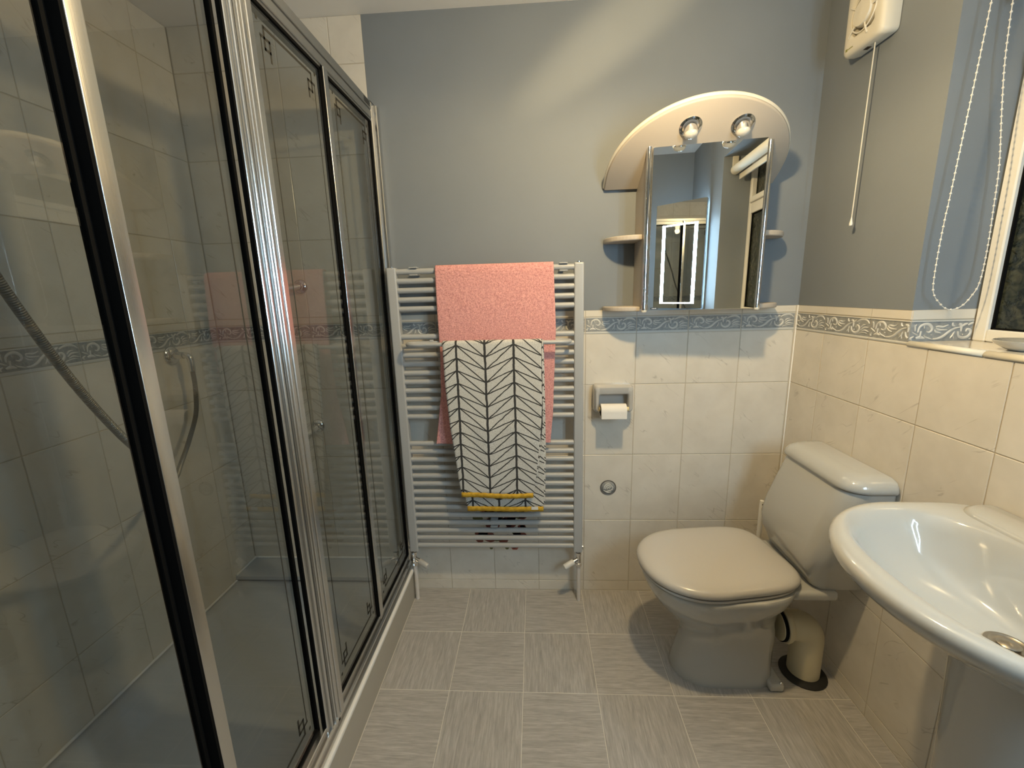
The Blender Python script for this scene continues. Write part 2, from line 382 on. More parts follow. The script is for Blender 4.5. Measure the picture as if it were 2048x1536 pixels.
def listel(side, ua, ub, flip, parent, lo=0.0, hi=1.0, z0=1.162, z1=1.256, off=0.0):
    """one border tile whose full width runs ua..ub, kept between fractions lo..hi; pattern reads left to right as seen"""
    fw = abs(ub-ua); key = (side, round(fw, 3), lo, hi, flip, z0); P = PL(side); hh = z1-z0; zz = P(0, 0, 0)
    def q(f, v, d):
        u = (f-0.5)*fw*(-1 if flip else 1); p = P(u, v, d); return (p[0]-zz[0], p[1]-zz[1], p[2]-zz[2])
    if key not in _lc:
        e = 0.0012/fw; a = lo+e; b = hi-e
        def slab(va, vb, d, mi, mb):
            mb.add(([q(a, va, .0035), q(b, va, .0035), q(b, vb, .0035), q(a, vb, .0035), q(a, va, d), q(b, va, d), q(b, vb, d), q(a, vb, d)],
                    [[4, 5, 6, 7], [0, 1, 5, 4], [1, 2, 6, 5], [2, 3, 7, 6], [3, 0, 4, 7]]), mi)
        k = hh/0.094; mb = MB()
        slab(.001*k, .0035*k, 0.0, 1, mb); slab(.0035*k, .0065*k, -.0012, 1, mb); slab(.0065*k, .009*k, .0008, 1, mb)
        slab(.009*k, .0625*k, .0008, 0, mb); slab(.0625*k, .0655*k, -.001, 1, mb); slab(.0655*k, .069*k, .0025, 2, mb); slab(.069*k, .093*k, -.0003, 3, mb)
        def finish(mb, name, mats):
            me = bpy.data.meshes.new(name); me.from_pydata(mb.v, [], mb.f)
            for x in mats: me.materials.append(M[x])
            me.polygons.foreach_set('material_index', mb.m); bm = bmesh.new(); bm.from_mesh(me)
            outv = Vector(q(0.5, 0, -1))-Vector(q(0.5, 0, 0))
            for f in bm.faces:
                f.normal_update()
                if f.normal.dot(outv) < -0.01: f.normal_flip()
            bm.to_mesh(me); bm.free(); return me
        body = finish(mb, 'border_tile', ['listel_field', 'listel_relief', 'dark_line', 'tile_plain'])
        rb = MB(); conv = lambda x, y, d: ((x-340)/1490.0, (.0625-(y-45)/375*.0525)*k, .0008-d)
        for pts, w in SCROLL:
            vs_, fs = ribbon_vf(pts, w*1.3, conv, 0.0017)
            rb.add(([q(*p) for p in vs_], fs))
        relief = finish(rb, 'scroll_relief', ['listel_relief'])
        if lo > 0 or hi < 1:
            bm = bmesh.new(); bm.from_mesh(relief)
            for fpos, sgn in ((a, -1), (b, 1)):
                nv = (Vector(q(1, 0, 0))-Vector(q(0, 0, 0))).normalized()*sgn
                bmesh.ops.bisect_plane(bm, geom=list(bm.verts)+list(bm.edges)+list(bm.faces), plane_co=Vector(q(fpos, 0, 0)), plane_no=nv, clear_outer=True)
            bm.to_mesh(relief); bm.free()
        _lc[key] = (body, relief)
    body, relief = _lc[key]
    o = bpy.data.objects.new('border_tile', body); COL.objects.link(o); o.parent = parent
    o.location = Vector(P((ua+ub)/2, z0, off)) - Vector(org(parent))
    r = bpy.data.objects.new('scroll_relief', relief); COL.objects.link(r); r.parent = o
    return o

VZ = [0.0, 0.049, 0.350, 0.652, 0.955, 1.162]
VU = [1.256, 1.556, 1.857, 2.158, CZ]
# back wall
wb = MB(); wb.add(box_vf((-0.597, D+.0008, 1.256), (RX+.1, D+.1, CZ)), 1); wb.add(box_vf((LX-.1, D+.0018, 0), (-0.597, D+.1, CZ)), 0); wb.add(box_vf((-0.597, D+.0018, 0), (RX+.1, D+.1, 1.256)), 0)
wall_back = struct(wb.build('wall_back', ['grout', 'paint'], smooth=False, base=(0, D+.05, 0)))
ub = [-0.597, -0.400, -0.199, 0.001, 0.202, 0.4025, 0.604, 0.8055, 1.006, RX-.001]
for i in range(len(ub)-1):
    for j in range(5): tile('back', ub[i], ub[i+1], VZ[j], VZ[j+1], wall_back)
for i in range(len(ub)-1):
    w = ub[i+1]-ub[i]
    if w > .1: listel('back', ub[i], ub[i]+0.2, False, wall_back, 0, min(1, round(w/.2, 2)))
us = [LX+.001, -1.120, -0.920, -0.720, -0.597]
for i in range(4):
    for j in range(5): tile('back', us[i], us[i+1], VZ[j], VZ[j+1], wall_back)
    for j in range(4): tile('back', us[i], us[i+1], VU[j], VU[j+1], wall_back)
    listel('back', us[i], us[i]+0.2, False, wall_back, 0, 1 if i < 3 else .61)
# emblem on one tile
emb = MB()
ec = (0.304, D, 0.502)
emb.add(lathe_vf(ec, (0, -1, 0), [(0.0345, -.0005), (0.0345, .0012), (0.0325, .0012), (0.0320, .0004), (0, .0004)], 40), 1)
emb.add(lathe_vf(ec, (0, -1, 0), [(0.0300, .0004), (0.0300, .0009), (0, .0009)], 36), 0)
for pts, w in (([(-18, -6), (-14, 8), (-2, 17), (10, 12), (14, 2)], 6), ([(-12, -8), (-8, 4), (0, 9), (8, 4), (8, -4)], 5.5), ([(-5, -9), (-2, -1), (4, -1), (5, -6)], 4.5),
               ([(-20, -12), (-8, -18), (6, -14), (20, -9)], 6), ([(14, 10), (20, 0), (15, -10)], 5), ([(-10, -20), (2, -23), (14, -18)], 4)):
    emb.add(ribbon_vf(pts, w, lambda x, y, d: (ec[0]+x/1000, D-.0009-d, ec[2]+y/1000), 0.0012), 2)
e_ = emb.build('wave_emblem', ['listel_field', 'dark_line', 'listel_relief'], wall_back); e_['label'] = 'round grey wave emblem'; fixn(e_)
# painted flower picture on the tiles behind the towel rail
fm = MB(); M['red_print'] = mat('dark_red_print', (0.16, 0.03, 0.02), 0.3); M['pink_print'] = mat('rose_print', (0.48, 0.13, 0.09), 0.3); M['leaf_print'] = mat('olive_print', (0.12, 0.12, 0.04), 0.3)
def blob(cx, cz, rx, rz, mi, n=9, k=0.22, ph=0):
    pts = [(cx+rx*(1+k*sin(3*a+ph))*cos(a), cz+rz*(1+k*cos(2*a+ph))*sin(a)) for a in [2*pi*i/(n*2) for i in range(n*2)]]
    fm.add(prism_vf(pts, 'xz', D+.0004, D-.0006), mi)
for i in range(70):
    cx = random.uniform(-.27, -.06); cz = random.uniform(.25, .44); blob(cx, cz, random.uniform(.014, .03), random.uniform(.012, .024), random.choice([0, 0, 0, 1, 2]), ph=i)
blob(-.105, .213, .017, .014, 1); blob(-.108, .214, .010, .007, 0); blob(-.140, .212, .009, .010, 2); blob(-.211, .214, .009, .013, 2, 3)
o = fm.build('flower_picture', ['red_print', 'pink_print', 'leaf_print'], wall_back, False); fixn(o); o['label'] = 'dark red flower picture on tiles'
# right wall with the window recess
WY0, WY1, WZ0, WZ1 = 0.28, 1.2135, 1.172, 2.08
wr = MB(); X2 = RX+.165
wr.add(box_vf((RX+.0018, RY, 0), (X2+.1, WY1+.0018, 1.160)), 0); wr.add(box_vf((RX+.0018, WY1+.0018, 0), (X2+.1, D+.05, 1.256)), 0); wr.add(box_vf((RX+.0008, WY1+.003, 1.256), (X2+.1, D+.05, CZ)), 1)
wr.add(box_vf((RX+.0008, RY-.1, 1.160), (X2+.1, WY0, CZ)), 1); wr.add(box_vf((RX+.0008, WY0, WZ1), (X2+.1, WY1+.003, CZ)), 1)
wall_right = struct(wr.build('wall_right', ['grout', 'paint'], smooth=False, base=(RX+.1, 0, 0)))
ur = [D-.001, 1.557, 1.353, 1.150, 0.947, 0.744, 0.541, 0.338, 0.135, -0.068, -.271, RY]
for i in range(len(ur)-1):
    for j in range(5): tile('right', ur[i+1], ur[i], VZ[j], VZ[j+1] if not (j == 4 and ur[i] < WY1) else 1.160, wall_right)
listel('right', 1.757, 1.557, True, wall_right, .175, 1); listel('right', 1.557, 1.353, True, wall_right); listel('right', 1.353, 1.149, True, wall_right, 0, .68)
listel('cheek', RX+.001, RX+.201, False, wall_right, 0, .80, z0=1.1625, z1=1.256)
for i, (a, b_) in enumerate(((1.213, 1.01), (1.01, .807), (.807, .604), (.604, .401), (.401, .282))):
    v, f = box_vf((RX+.006, b_+.001, 1.160), (X2, a-.001, 1.172), .001, 1); o = meshobj('sill_tile', v, f, 'tile_plain', wall_right, smooth=False)
    prof = [(RX+.007, 1.160), (RX-.003, 1.1605), (RX-.004, 1.165), (RX-.002, 1.171), (RX+.003, 1.1745), (RX+.008, 1.1745)]
    vs_ = [(p[0], y, p[1]) for y in (b_+.001, a-.001) for p in prof]; n = len(prof)
    o = meshobj('edge_trim', vs_, [[k, (k+1) % n, n+(k+1) % n, n+k] for k in range(n)]+[list(range(n)), list(range(n, 2*n))], 'cream_plastic', wall_right); fixn(o)
# left (shower) wall
wl = struct(meshobj('wall_left', *box_vf((LX-.1, RY, 0), (LX-.0018, D, CZ)), 'grout', smooth=False, base=(LX-.05, 0, 0)))
ul = [D-.001, 1.57, 1.37, 1.17, .97, .77, .57, .37, .17, -.03, -.23, RY]
for i in range(len(ul)-1):
    a, b_ = ul[i+1], ul[i]
    for j in range(5): tile('left', a, b_, VZ[j], VZ[j+1], wl)
    for j in range(4): tile('left', a, b_, VU[j], VU[j+1], wl)
    if i == 0: listel('left', b_-.2, b_, False, wl, .245, 1)
    else: listel('left', a, a+.2, False, wl, 0, 1 if b_-a > .19 else .95)
struct(meshobj('wall_rear', *box_vf((LX-.1, RY-.1, 0), (RX+.001, RY, CZ)), 'paint', smooth=False, base=(0, RY-.05, 0)))
struct(meshobj('ceiling', *box_vf((LX-.1, RY-.1, CZ), (X2+.1, D+.1, CZ+.1)), 'ceiling', smooth=False, base=(0, 0, CZ)))
# sealant bead in the back right corner and thin shrink line above
struct(meshobj('trim_1', *tube_vf([(RX-.0005, D-.0005, 0.01), (RX-.0005, D-.0005, 1.256)], .0028, 8), 'tray_edge'))
# floor: checkerboard of grained vinyl squares with pale joints
floor = struct(meshobj('floor', *box_vf((-.558, RY, -.06), (RX+.003, D+.003, -.0006)), 'floor_joint', smooth=False, base=(0, 0, 0)))
struct(meshobj('trim_2', *box_vf((LX-.1, RY, -.06), (-.558, D+.003, -.0006)), 'plinth', smooth=False))
fx = [-.557, -.3135, -.0595, .1925, .4455, .6985, .9515, RX]; fy = [D, 1.4665, 1.2055, .9445, .6835, .4225, .1615, -.0995, -.3605, RY]
_fc = {}
for i in range(len(fx)-1):
    for j in range(len(fy)-1):
        g = .0011; x0, x1, y1, y0 = fx[i]+g, fx[i+1]-g, fy[j]-g, fy[j+1]+g
        if y1-y0 < .01: continue
        vert = (i+j) % 2 == 1; key = (round(x1-x0, 4), round(y1-y0, 4), vert)
        if key not in _fc:
            w, h = (x1-x0)/2, (y1-y0)/2; c = .0008
            vs_ = [(-w, -h, -.0006), (w, -h, -.0006), (w, h, -.0006), (-w, h, -.0006), (-w+c, -h+c, 0), (w-c, -h+c, 0), (w-c, h-c, 0), (-w+c, h-c, 0)]
            me = bpy.data.meshes.new('floor_tile'); me.from_pydata(vs_, [], [[4, 5, 6, 7]]+[[k, (k+1) % 4, 4+(k+1) % 4, 4+k] for k in range(4)])
            me.materials.append(M['floor_v' if vert else 'floor_h']); _fc[key] = me
        o = bpy.data.objects.new('floor_tile', _fc[key]); COL.objects.link(o); o.parent = floor; o.location = ((x0+x1)/2, (y0+y1)/2, 0)

# ---------------------------------------------------------------- window
fxp = RX+.165
win = MB()
def wbox(y0, y1, z0, z1, d=.0): win.add(box_vf((fxp-.004+d, y0, z0), (fxp+.06, y1, z1), .003, 1))
WT = 1.78
wbox(WY1-.035, WY1-.001, WZ0, WZ1-.001); wbox(WY0+.001, WY0+.035, WZ0, WZ1-.001)
win.add(box_vf((fxp-.0035, WY0+.035, WZ0+.0005), (fxp+.06, WY1-.035, WZ0+.032), .003, 1)); win.add(box_vf((fxp-.0035, WY0+.035, WZ1-.035), (fxp+.06, WY1-.035, WZ1-.001), .003, 1))
win.add(box_vf((fxp-.0035, WY0+.035, WT-.03), (fxp+.06, WY1-.035, WT+.03), .003, 1))
wo = struct(win.build('window_1', ['upvc'], smooth=False, base=(fxp, (WY0+WY1)/2, WZ0))); wo['label'] = 'white plastic window with dark patterned glass'
ins = MB()
for (z0, z1) in ((WZ0+.032, WT-.03), (WT+.03, WZ1-.035)):
    y0, y1 = WY0+.035, WY1-.035; k = .004
    for lo, hi in (((y0, z0), (y0+k, z1)), ((y1-k, z0), (y1, z1)), ((y0, z0), (y1, z0+k)), ((y0, z1-k), (y1, z1))):
        ins.add(box_vf((fxp+.006, lo[0], lo[1]), (fxp+.02, hi[0], hi[1])))
    box('window_pane', (fxp+.014, y0, z0), (fxp+.02, y1, z1), 'obscure', wo)
ins.build('glazing_gasket', ['rubber'], wo, False)
# opening top light frame
tl = MB(); z0, z1, y0, y1 = WT+.03, WZ1-.035, WY0+.035, WY1-.035
for lo, hi in (((y0, z0), (y0+.03, z1)), ((y1-.03, z0), (y1, z1)), ((y0+.03, z0), (y1-.03, z0+.03)), ((y0+.03, z1-.03), (y1-.03, z1))):
    tl.add(box_vf((fxp-.016, lo[0], lo[1]), (fxp+.012, hi[0], hi[1]), .003, 1))
tl.build('top_light_frame', ['upvc'], wo, False)

# roller blind and its bead chain
bl = thing('roller_blind', 'rolled-up cream roller blind at the top of the window recess', 'blind', (1.075, .7, 2.0))
tube('blind_roll', [(1.075, WY0+.02, 2.0), (1.075, WY1-.03, 2.0)], .026, 'blind', bl, 24)
box('bottom_bar', (1.097, WY0+.03, 1.945), (1.107, WY1-.04, 1.975), 'cream_plastic', bl, .002)
box('bracket', (1.062, WY1-.012, 1.985), (1.095, WY1-.0005, 2.079), 'cream_plastic', bl, .002); box('bracket', (1.062, WY0+.0005, 1.985), (1.095, WY0+.012, 2.079), 'cream_plastic', bl, .002)
ctrl = [(1.048, 1.99), (1.046, 1.949), (1.040, 1.78), (1.036, 1.682), (1.029, 1.52), (1.027, 1.491), (1.0245, 1.40), (1.026, 1.321), (1.034, 1.293), (1.048, 1.276), (1.064, 1.262), (1.083, 1.2575),
        (1.105, 1.266), (1.124, 1.290), (1.138, 1.325), (1.141, 1.404), (1.137, 1.50), (1.131, 1.601), (1.113, 1.72), (1.100, 1.816), (1.094, 1.90), (1.092, 1.946), (1.091, 1.99)]
pth = smooth_path([(x, 1.182, z) for x, z in ctrl], 8)
ch = MB(); ch.add(tube_vf(pth, .0010, 6))
acc = 0; nb = 0
for i in range(1, len(pth)):
    seg_ = pth[i]-pth[i-1]; l_ = seg_.length; 
    while acc+l_ >= nb*.0155:
        t = (nb*.0155-acc)/l_; p = pth[i-1]+seg_*t; d = seg_.normalized()
        ch.add(lathe_vf(p-d*.003, d, [(0, 0), (.0020, .001), (.0027, .003), (.0020, .005), (0, .006)], 8)); nb += 1
    acc += l_
o = ch.build('bead_chain', ['white'], bl); o['kind'] = 'stuff'; o['label'] = 'white bead chain hanging in a loop'

# soap dish on the sill
sd = []
for r, z in ((.030, 1.1725), (.038, 1.176), (.056, 1.187), (.060, 1.195), (.056, 1.1965), (.035, 1.186), (.012, 1.184)):
    sd.append([(1.10+r*.9*cos(a), 1.010+r*.95*sin(a), z) for a in [2*pi*k/32 for k in range(32)]])
tag(loft('soap_dish', sd, 'ceramic'), 'small oval white dish on the window sill', 'dish')

# ---------------------------------------------------------------- extractor fan with pull cord
fan = thing('extractor_fan', 'square cream extractor fan high on the right wall', 'fan', (RX, 1.475, 2.08))
fy0, fy1, fz0, fz1 = 1.398, 1.555, 2.005, 2.185; fcx, fcz = 1.4765, 2.095
def sq(x, ins_, r, n=6, ya=fy0, yb=fy1, za=fz0, zb=fz1):
    out = []
    for (cy_, cz_, a0) in ((yb-ins_-r, zb-ins_-r, 0), (ya+ins_+r, zb-ins_-r, 90), (ya+ins_+r, za+ins_+r, 180), (yb-ins_-r, za+ins_+r, 270)):
        for k in range(n+1): a = radians(a0+90*k/n); out.append((x, cy_+r*cos(a), cz_+r*sin(a)))
    return out
hx = .962
R0 = .058
rings = [sq(RX-.001, .004, .012), sq(RX-.02, .0, .014), sq(hx+.010, .0, .016), sq(hx+.003, .004, .018), sq(hx, .012, .016)]
nn_ = len(rings[0]); circ = []
for p in rings[-1]:
    a = math.atan2(p[2]-fcz, p[1]-fcy) if False else math.atan2(p[2]-fcz, p[1]-fcx); circ.append(a)
for (rr, xx) in ((R0+.004, hx), (R0, hx+.002), (R0-.002, hx+.025)): rings.append([(xx, fcx+rr*cos(a), fcz+rr*sin(a)) for a in circ])
fixn(loft('fan_housing', rings, 'cream_plastic', fan, True, True, 45))
lathe('fan_hub', (hx+.02, fcx, fcz), (-1, 0, 0), [(.036, 0), (.037, .018), (.033, .028), (.0, .030)], 'cream_plastic', fan)
tube('guard_ring', [(hx-.001, fcx+.048*cos(a), fcz+.048*sin(a)) for a in [2*pi*k/40 for k in range(40)]], .0022, 'cream_plastic', fan, 8, True)
for k in range(5):
    a = radians(250+72*k); ca, sa = cos(a), sin(a)
    tube('guard_spoke', [(hx-.001, fcx+.026*ca, fcz+.026*sa), (hx-.003, fcx+.045*ca, fcz+.045*sa), (hx-.001, fcx+.068*ca, fcz+.068*sa)], .0026, 'cream_plastic', fan, 8)
lathe('fan_recess', (hx+.0255, fcx, fcz), (-1, 0, 0), [(R0-.003, 0), (R0-.003, .0006), (0, .0006)], 'hole', fan)
mk = MB(); mk.add(box_vf((hx-.0004, 1.508, 2.022), (hx+.0006, 1.528, 2.0245))); mk.add(box_vf((hx-.0004, 1.530, 2.020), (hx+.0006, 1.538, 2.027)))
mk.build('maker_mark', ['green'], fan, False)
box('switch_slot', (RX-.03, 1.475, fz0-.0008), (RX-.018, 1.492, fz0+.001), 'hole', fan)
cd = thing('pull_cord', 'thin cream pull cord hanging below the extractor fan', 'pull cord', (.987, 1.455, 1.51))
tube('cord', [(.987, 1.4515, 2.004), (.987, 1.4535, 1.76), (.987, 1.455, 1.53)], .0016, 'cream_plastic', cd, 8)
lathe('cord_pull', (.987, 1.455, 1.505), (0, 0, 1), [(.0, 0), (.0045, .002), (.005, .008), (.0025, .02), (.0015, .026)], 'white', cd, 14)

# ---------------------------------------------------------------- mirror cabinet
cab = thing('mirror_cabinet', 'cream wall cabinet with mirrored door, arched canopy and side shelves', 'cabinet', (.585, D, 1.25))
YF = 1.582
def sidep(x0, x1): 
    return fixn(meshobj('side_panel', *prism_vf([(YF, 1.262), (D-.001, 1.262), (D-.001, 1.682), (YF, 1.766)], 'yz', x0, x1), 'laminate', cab, False))
sidep(.385, .400); sidep(.766, .781)
mb = MB(); mb.add(box_vf((.400, YF, 1.262), (.766, D-.001, 1.277), .001, 1)); mb.add(box_vf((.400, YF, 1.748), (.766, YF+.02, 1.762), .001, 1)); mb.add(box_vf((.400, D-.008, 1.277), (.766, D-.001, 1.68)))
mb.build('cabinet_body', ['laminate'], cab, False)
th = radians(-2.6); rot = Matrix.Rotation(th, 3, 'Z'); piv = (.400, YF-.004, 1.26)
dr = box('door', (.402, YF-.016, 1.256), (.762, YF-.006, 1.806), 'white', cab, .001, 1, rot, piv)
box('mirror_glass', (.402, YF-.0205, 1.256), (.762, YF-.0163, 1.806), 'mirror', dr, .0012, 1, rot, piv)
lbl = box('label_plate', (.412, YF-.0209, 1.2605), (.436, YF-.0204, 1.2665), 'black', dr, 0, 1, rot, piv)
lm = MB()
for k, (a, w) in enumerate(((.416, .0035), (.4205, .002), (.4235, .004), (.4285, .003))): lm.add(box_vf((a, YF-.0212, 1.2622), (a+w, YF-.0208, 1.2622+(.0028 if k % 2 else .0018))))
v = [Vector(piv)+rot @ (Vector(q)-Vector(piv)) for q in lm.v]; meshobj('label_print', v, lm.f, 'white_print', dr, False)
for x, y in ((.3895, 1.566), (.7755, 1.560)):
    p = tube('chrome_post', [(x, y, 1.258), (x, y, 1.812)], .0092, 'chrome', cab, 20)
    lathe('post_cap', (x, y, 1.812), (0, 0, 1), [(.0098, 0), (.0102, .004), (.0095, .012), (.006, .0185), (0, .021)], 'cream_plastic', p)
    lathe('post_cap', (x, y, 1.258), (0, 0, -1), [(.0095, 0), (.0100, .003), (.0085, .007), (0, .009)], 'cream_plastic', p)
    box('post_mount', (x-.006, y+.008, 1.27), (x+.006, YF+.004, 1.284), 'laminate', p)
    box('post_mount', (x-.006, y+.008, 1.785), (x+.006, YF+.004, 1.798), 'laminate', p)
# arched canopy board, tilted forward over the door with its rounded edge uppermost
CXc, HW, KS = .566, .301, .65; cb = Vector((0, 1.713, 1.688)); su = Vector((0, -1, KS)).normalized(); sn = Vector((0, KS, 1)).normalized()
def cpt(x, s_, d=0): return Vector((x, 0, 0))+cb+su*s_+sn*d
def arch(k=0.0, n=72):
    out = [(CXc-HW+k, .006+k*.5)]
    for i in range(n+1):
        a = pi*i/n; out.append((CXc-(HW-k)*cos(a), .045+(.297-k)*abs(sin(a))**.96))
    out.append((CXc+HW-k, .006+k*.5)); return out
CT = .022
rings = []
for k, d in ((.004, .0), (.0005, .003), (0, CT*.5), (.0005, CT-.006), (.003, CT-.002), (.008, CT)): rings.append([cpt(x, q, d) for x, q in arch(k)])
fixn(loft('canopy', rings, 'laminate', cab, True, True, 50))
rings = []
for k, d in ((-.0005, .0085), (-.004, .0105), (-.0052, .0165), (-.002, CT+.001), (.006, CT+.0022), (.014, CT+.0006)): rings.append([cpt(x, max(q, .006), d) for x, q in arch(k)])
o = fixn(meshobj('canopy_edging', *(lambda R: ([p for q in R for p in q], [[i*len(R[0])+k, i*len(R[0])+k+1, (i+1)*len(R[0])+k+1, (i+1)*len(R[0])+k] for i in range(len(R)-1) for k in range(len(R[0])-1)]))(rings), 'cream_plastic', cab))
for x in (.497, .656):
    c = cpt(x, .253, 0)
    lathe('lamp_ring', c, -sn, [(.034, -.001), (.034, .002), (.029, .0055), (.025, .003), (.023, -.006)], 'chrome', cab, 36)
    d = Vector((0, -.25, -.97)).normalized()
    sp = lathe('spot_lamp', c+d*.0, d, [(.012, -.012), (.0195, -.004), (.0205, .006), (.0205, .020), (.0215, .021), (.0215, .024)], 'chrome', cab, 28)
    lathe('lamp_bulb', c+d*.0235, d, [(.0195, 0), (.0205, .003), (.0175, .010), (.009, .0145), (0, .016)], 'bulb', sp, 24)
    lathe('lamp_housing', cpt(x-.004, .262, CT), sn, [(.027, -.002), (.027, .022), (.023, .029), (0, .031)], 'cream_plastic', cab, 28)
# quarter-round side shelves
for (x0, sgn) in ((.385, -1), (.781, 1)):
    for z0, z1, rl in ((1.502, 1.521, .118), (1.252, 1.270, .118)):
        rr = rl if sgn < 0 else .130; n = 14
        pts = [(x0, D-.001), (x0, 1.600)]+[(x0+sgn*rr*sin(a), D-.001-(.122)*cos(a)**.8) for a in [pi/2*k/n for k in range(1, n)]]+[(x0+sgn*rr, D-.001)]
        o = meshobj('shelf', *prism_vf(pts, 'xy', z0, z1), 'laminate', cab, False); fixn(o)
        bmod = o.modifiers.new('b', 'BEVEL'); bmod.width = .005; bmod.segments = 3; bmod.limit_method = 'ANGLE'

# ---------------------------------------------------------------- toilet roll holder + roll
hd = thing('toilet_roll_holder', 'pale grey ceramic toilet roll holder on the tiled wall', 'roll holder', (.309, D, .845))
hv = []; y0_, y1_ = 1.664, D-.0003
def rr2(x0, x1, z0, z1, r, y, n=5):
    out = []
    for (cx_, cz_, a0) in ((x1-r, z1-r, 0), (x0+r, z1-r, 90), (x0+r, z0+r, 180), (x1-r, z0+r, 270)):
        for k in range(n+1): a = radians(a0+90*k/n); out.append((cx_+r*cos(a), y, cz_+r*sin(a)))
    return out
A = lambda i, y, r: rr2(.232+i, .388-i, .850+i, .962-i, r, y)
B = lambda i, y, r: rr2(.250+i, .370-i, .846+i, .926-i, r, y)
hr = [A(0, D, .014), A(0, 1.69, .014), A(.002, 1.672, .016), A(.008, 1.664, .014), rr2(.247, .373, .853, .932, .012, 1.664), rr2(.252, .368, .857, .926, .010, 1.670), rr2(.252, .368, .857, .926, .010, D-.010)]
hr2 = [[(x, y if z > .9 else y+.000, z) for x, y, z in r] for r in hr]
fixn(loft('holder_body', hr2, 'ceramic_grey', hd, False, True, 50))
tube('dowel', [(.2525, 1.662, .868), (.3675, 1.662, .868)], .0085, 'wood', hd, 14)
tr = thing('toilet_roll', 'nearly finished white toilet roll on the grey ceramic holder', 'toilet roll', (.306, 1.658, .84))
lathe('paper_roll', (.2555, 1.6525, .864), (1, 0, 0), [(.0195, 0), (.0285, 0), (.0285, .099), (.0195, .099), (.0195, 0)], 'paper', tr, 40)
meshobj('loose_sheet', [(x, 1.6525-.0292, z) for z in (.866, .838) for x in (.256, .354)], [[0, 1, 3, 2]], 'paper', tr)

# ---------------------------------------------------------------- towel radiator
rad = thing('towel_radiator', 'tall silver grey ladder towel radiator on the back wall', 'radiator', (-.185, 1.655, .24))
for x, nm in ((-.538, 'l'), (.168, 'r')):
    up = box('upright', (x-.0185, 1.638, .243), (x+.0185, 1.672, 1.436), 'rad', rad, .006, 3)
    lathe('vent_cap', (x, 1.655, 1.436), (0, 0, 1), [(.008, -.001), (.008, .004), (0, .005)], 'chrome', up, 14)
    lathe('blanking_plug', (x+(.0185 if nm == 'r' else -.0185), 1.652, .262), (1 if nm == 'r' else -1, 0, 0), [(.011, -.001), (.011, .004), (.008, .006), (0, .006)], 'chrome', up, 16)
for z in (1.421, 1.386, 1.351, 1.316, 1.281, 1.174, 1.138, 1.102, 1.066, 1.030, .994, .958, .922, .886, .850, .735, .700, .665, .629, .593, .557, .521, .485, .450, .414, .378, .342, .307, .271):
    tube('bar', [(-.522, 1.652, z), (.152, 1.652, z)], .0108, 'rad', rad, 16, cap=False)
for x, z in ((-.453, 1.421), (.110, 1.421), (-.185, .378)):
    k = MB(); k.add(box_vf((x-.016, 1.636, z+.011), (x+.016, 1.668, z+.016), .002, 1)); k.add(box_vf((x-.016, 1.636, z-.016), (x+.016, 1.668, z-.011), .002, 1)); k.add(box_vf((x-.006, 1.664, z-.014), (x+.006, D-.0005, z+.014), .002, 1))
    k.build('wall_bracket', ['rad'], rad, False)
# projecting hanging rail, a flattened loop clipped on the bars
lp = []
xa, xb, ya, yb = -.448, .094, 1.580, 1.640; rr = (yb-ya)/2
for k in range(13): a = radians(90+180*k/12); lp.append((xa+rr*1.25*cos(a), (ya+yb)/2+rr*sin(a), 1.150))
for k in range(13): a = radians(-90+180*k/12); lp.append((xb+rr*1.25*cos(a), (ya+yb)/2+rr*sin(a), 1.150))
rl = thing('hanging_rail', 'grey looped towel rail clipped to the front of the radiator', 'towel rail', (-.177, 1.62, 1.15))
tube('rail_loop', lp, .0078, 'rad', rl, 14, True)
for x in (-.40, .05): box('rail_clip', (x-.008, 1.634, 1.1495), (x+.008, 1.645, 1.1625), 'rad', rl, .002)
# valves and pipes
for x, sgn, nm in ((-.542, 1, 'left'), (.172, -1, 'right')):
    vt = thing('radiator_valve', 'chrome angle valve under the %s end of the radiator' % nm, 'valve', (x, 1.655, .12))
    lathe('valve_body', (x, 1.655, .243), (0, 0, -1), [(.0095, -.002), (.0095, .006), (.013, .007), (.013, .017), (.010, .020), (.0105, .055), (.0135, .057), (.0135, .070), (.0115, .073)], 'chrome', vt, 12, 30)
    d = Vector((sgn*.86, -.40, -.30)).normalized(); c = Vector((x, 1.655, .205))
    lathe('valve_stem', c, d, [(.0085, 0), (.0085, .018), (.011, .019), (.011, .026)], 'chrome', vt, 16)
    lathe('valve_head', c+d*.026, d, [(.0115, 0), (.0125, .002), (.0122, .044), (.010, .047), (0, .047)], 'white' if sgn < 0 else 'ceramic_grey', vt, 20)
    tag(tube('radiator_pipe', [(x, 1.655, .172), (x-.002*sgn, 1.656, .0)], .0085, 'pipe', None, 14), 'white painted pipe from floor to the %s radiator valve' % nm, 'pipe')

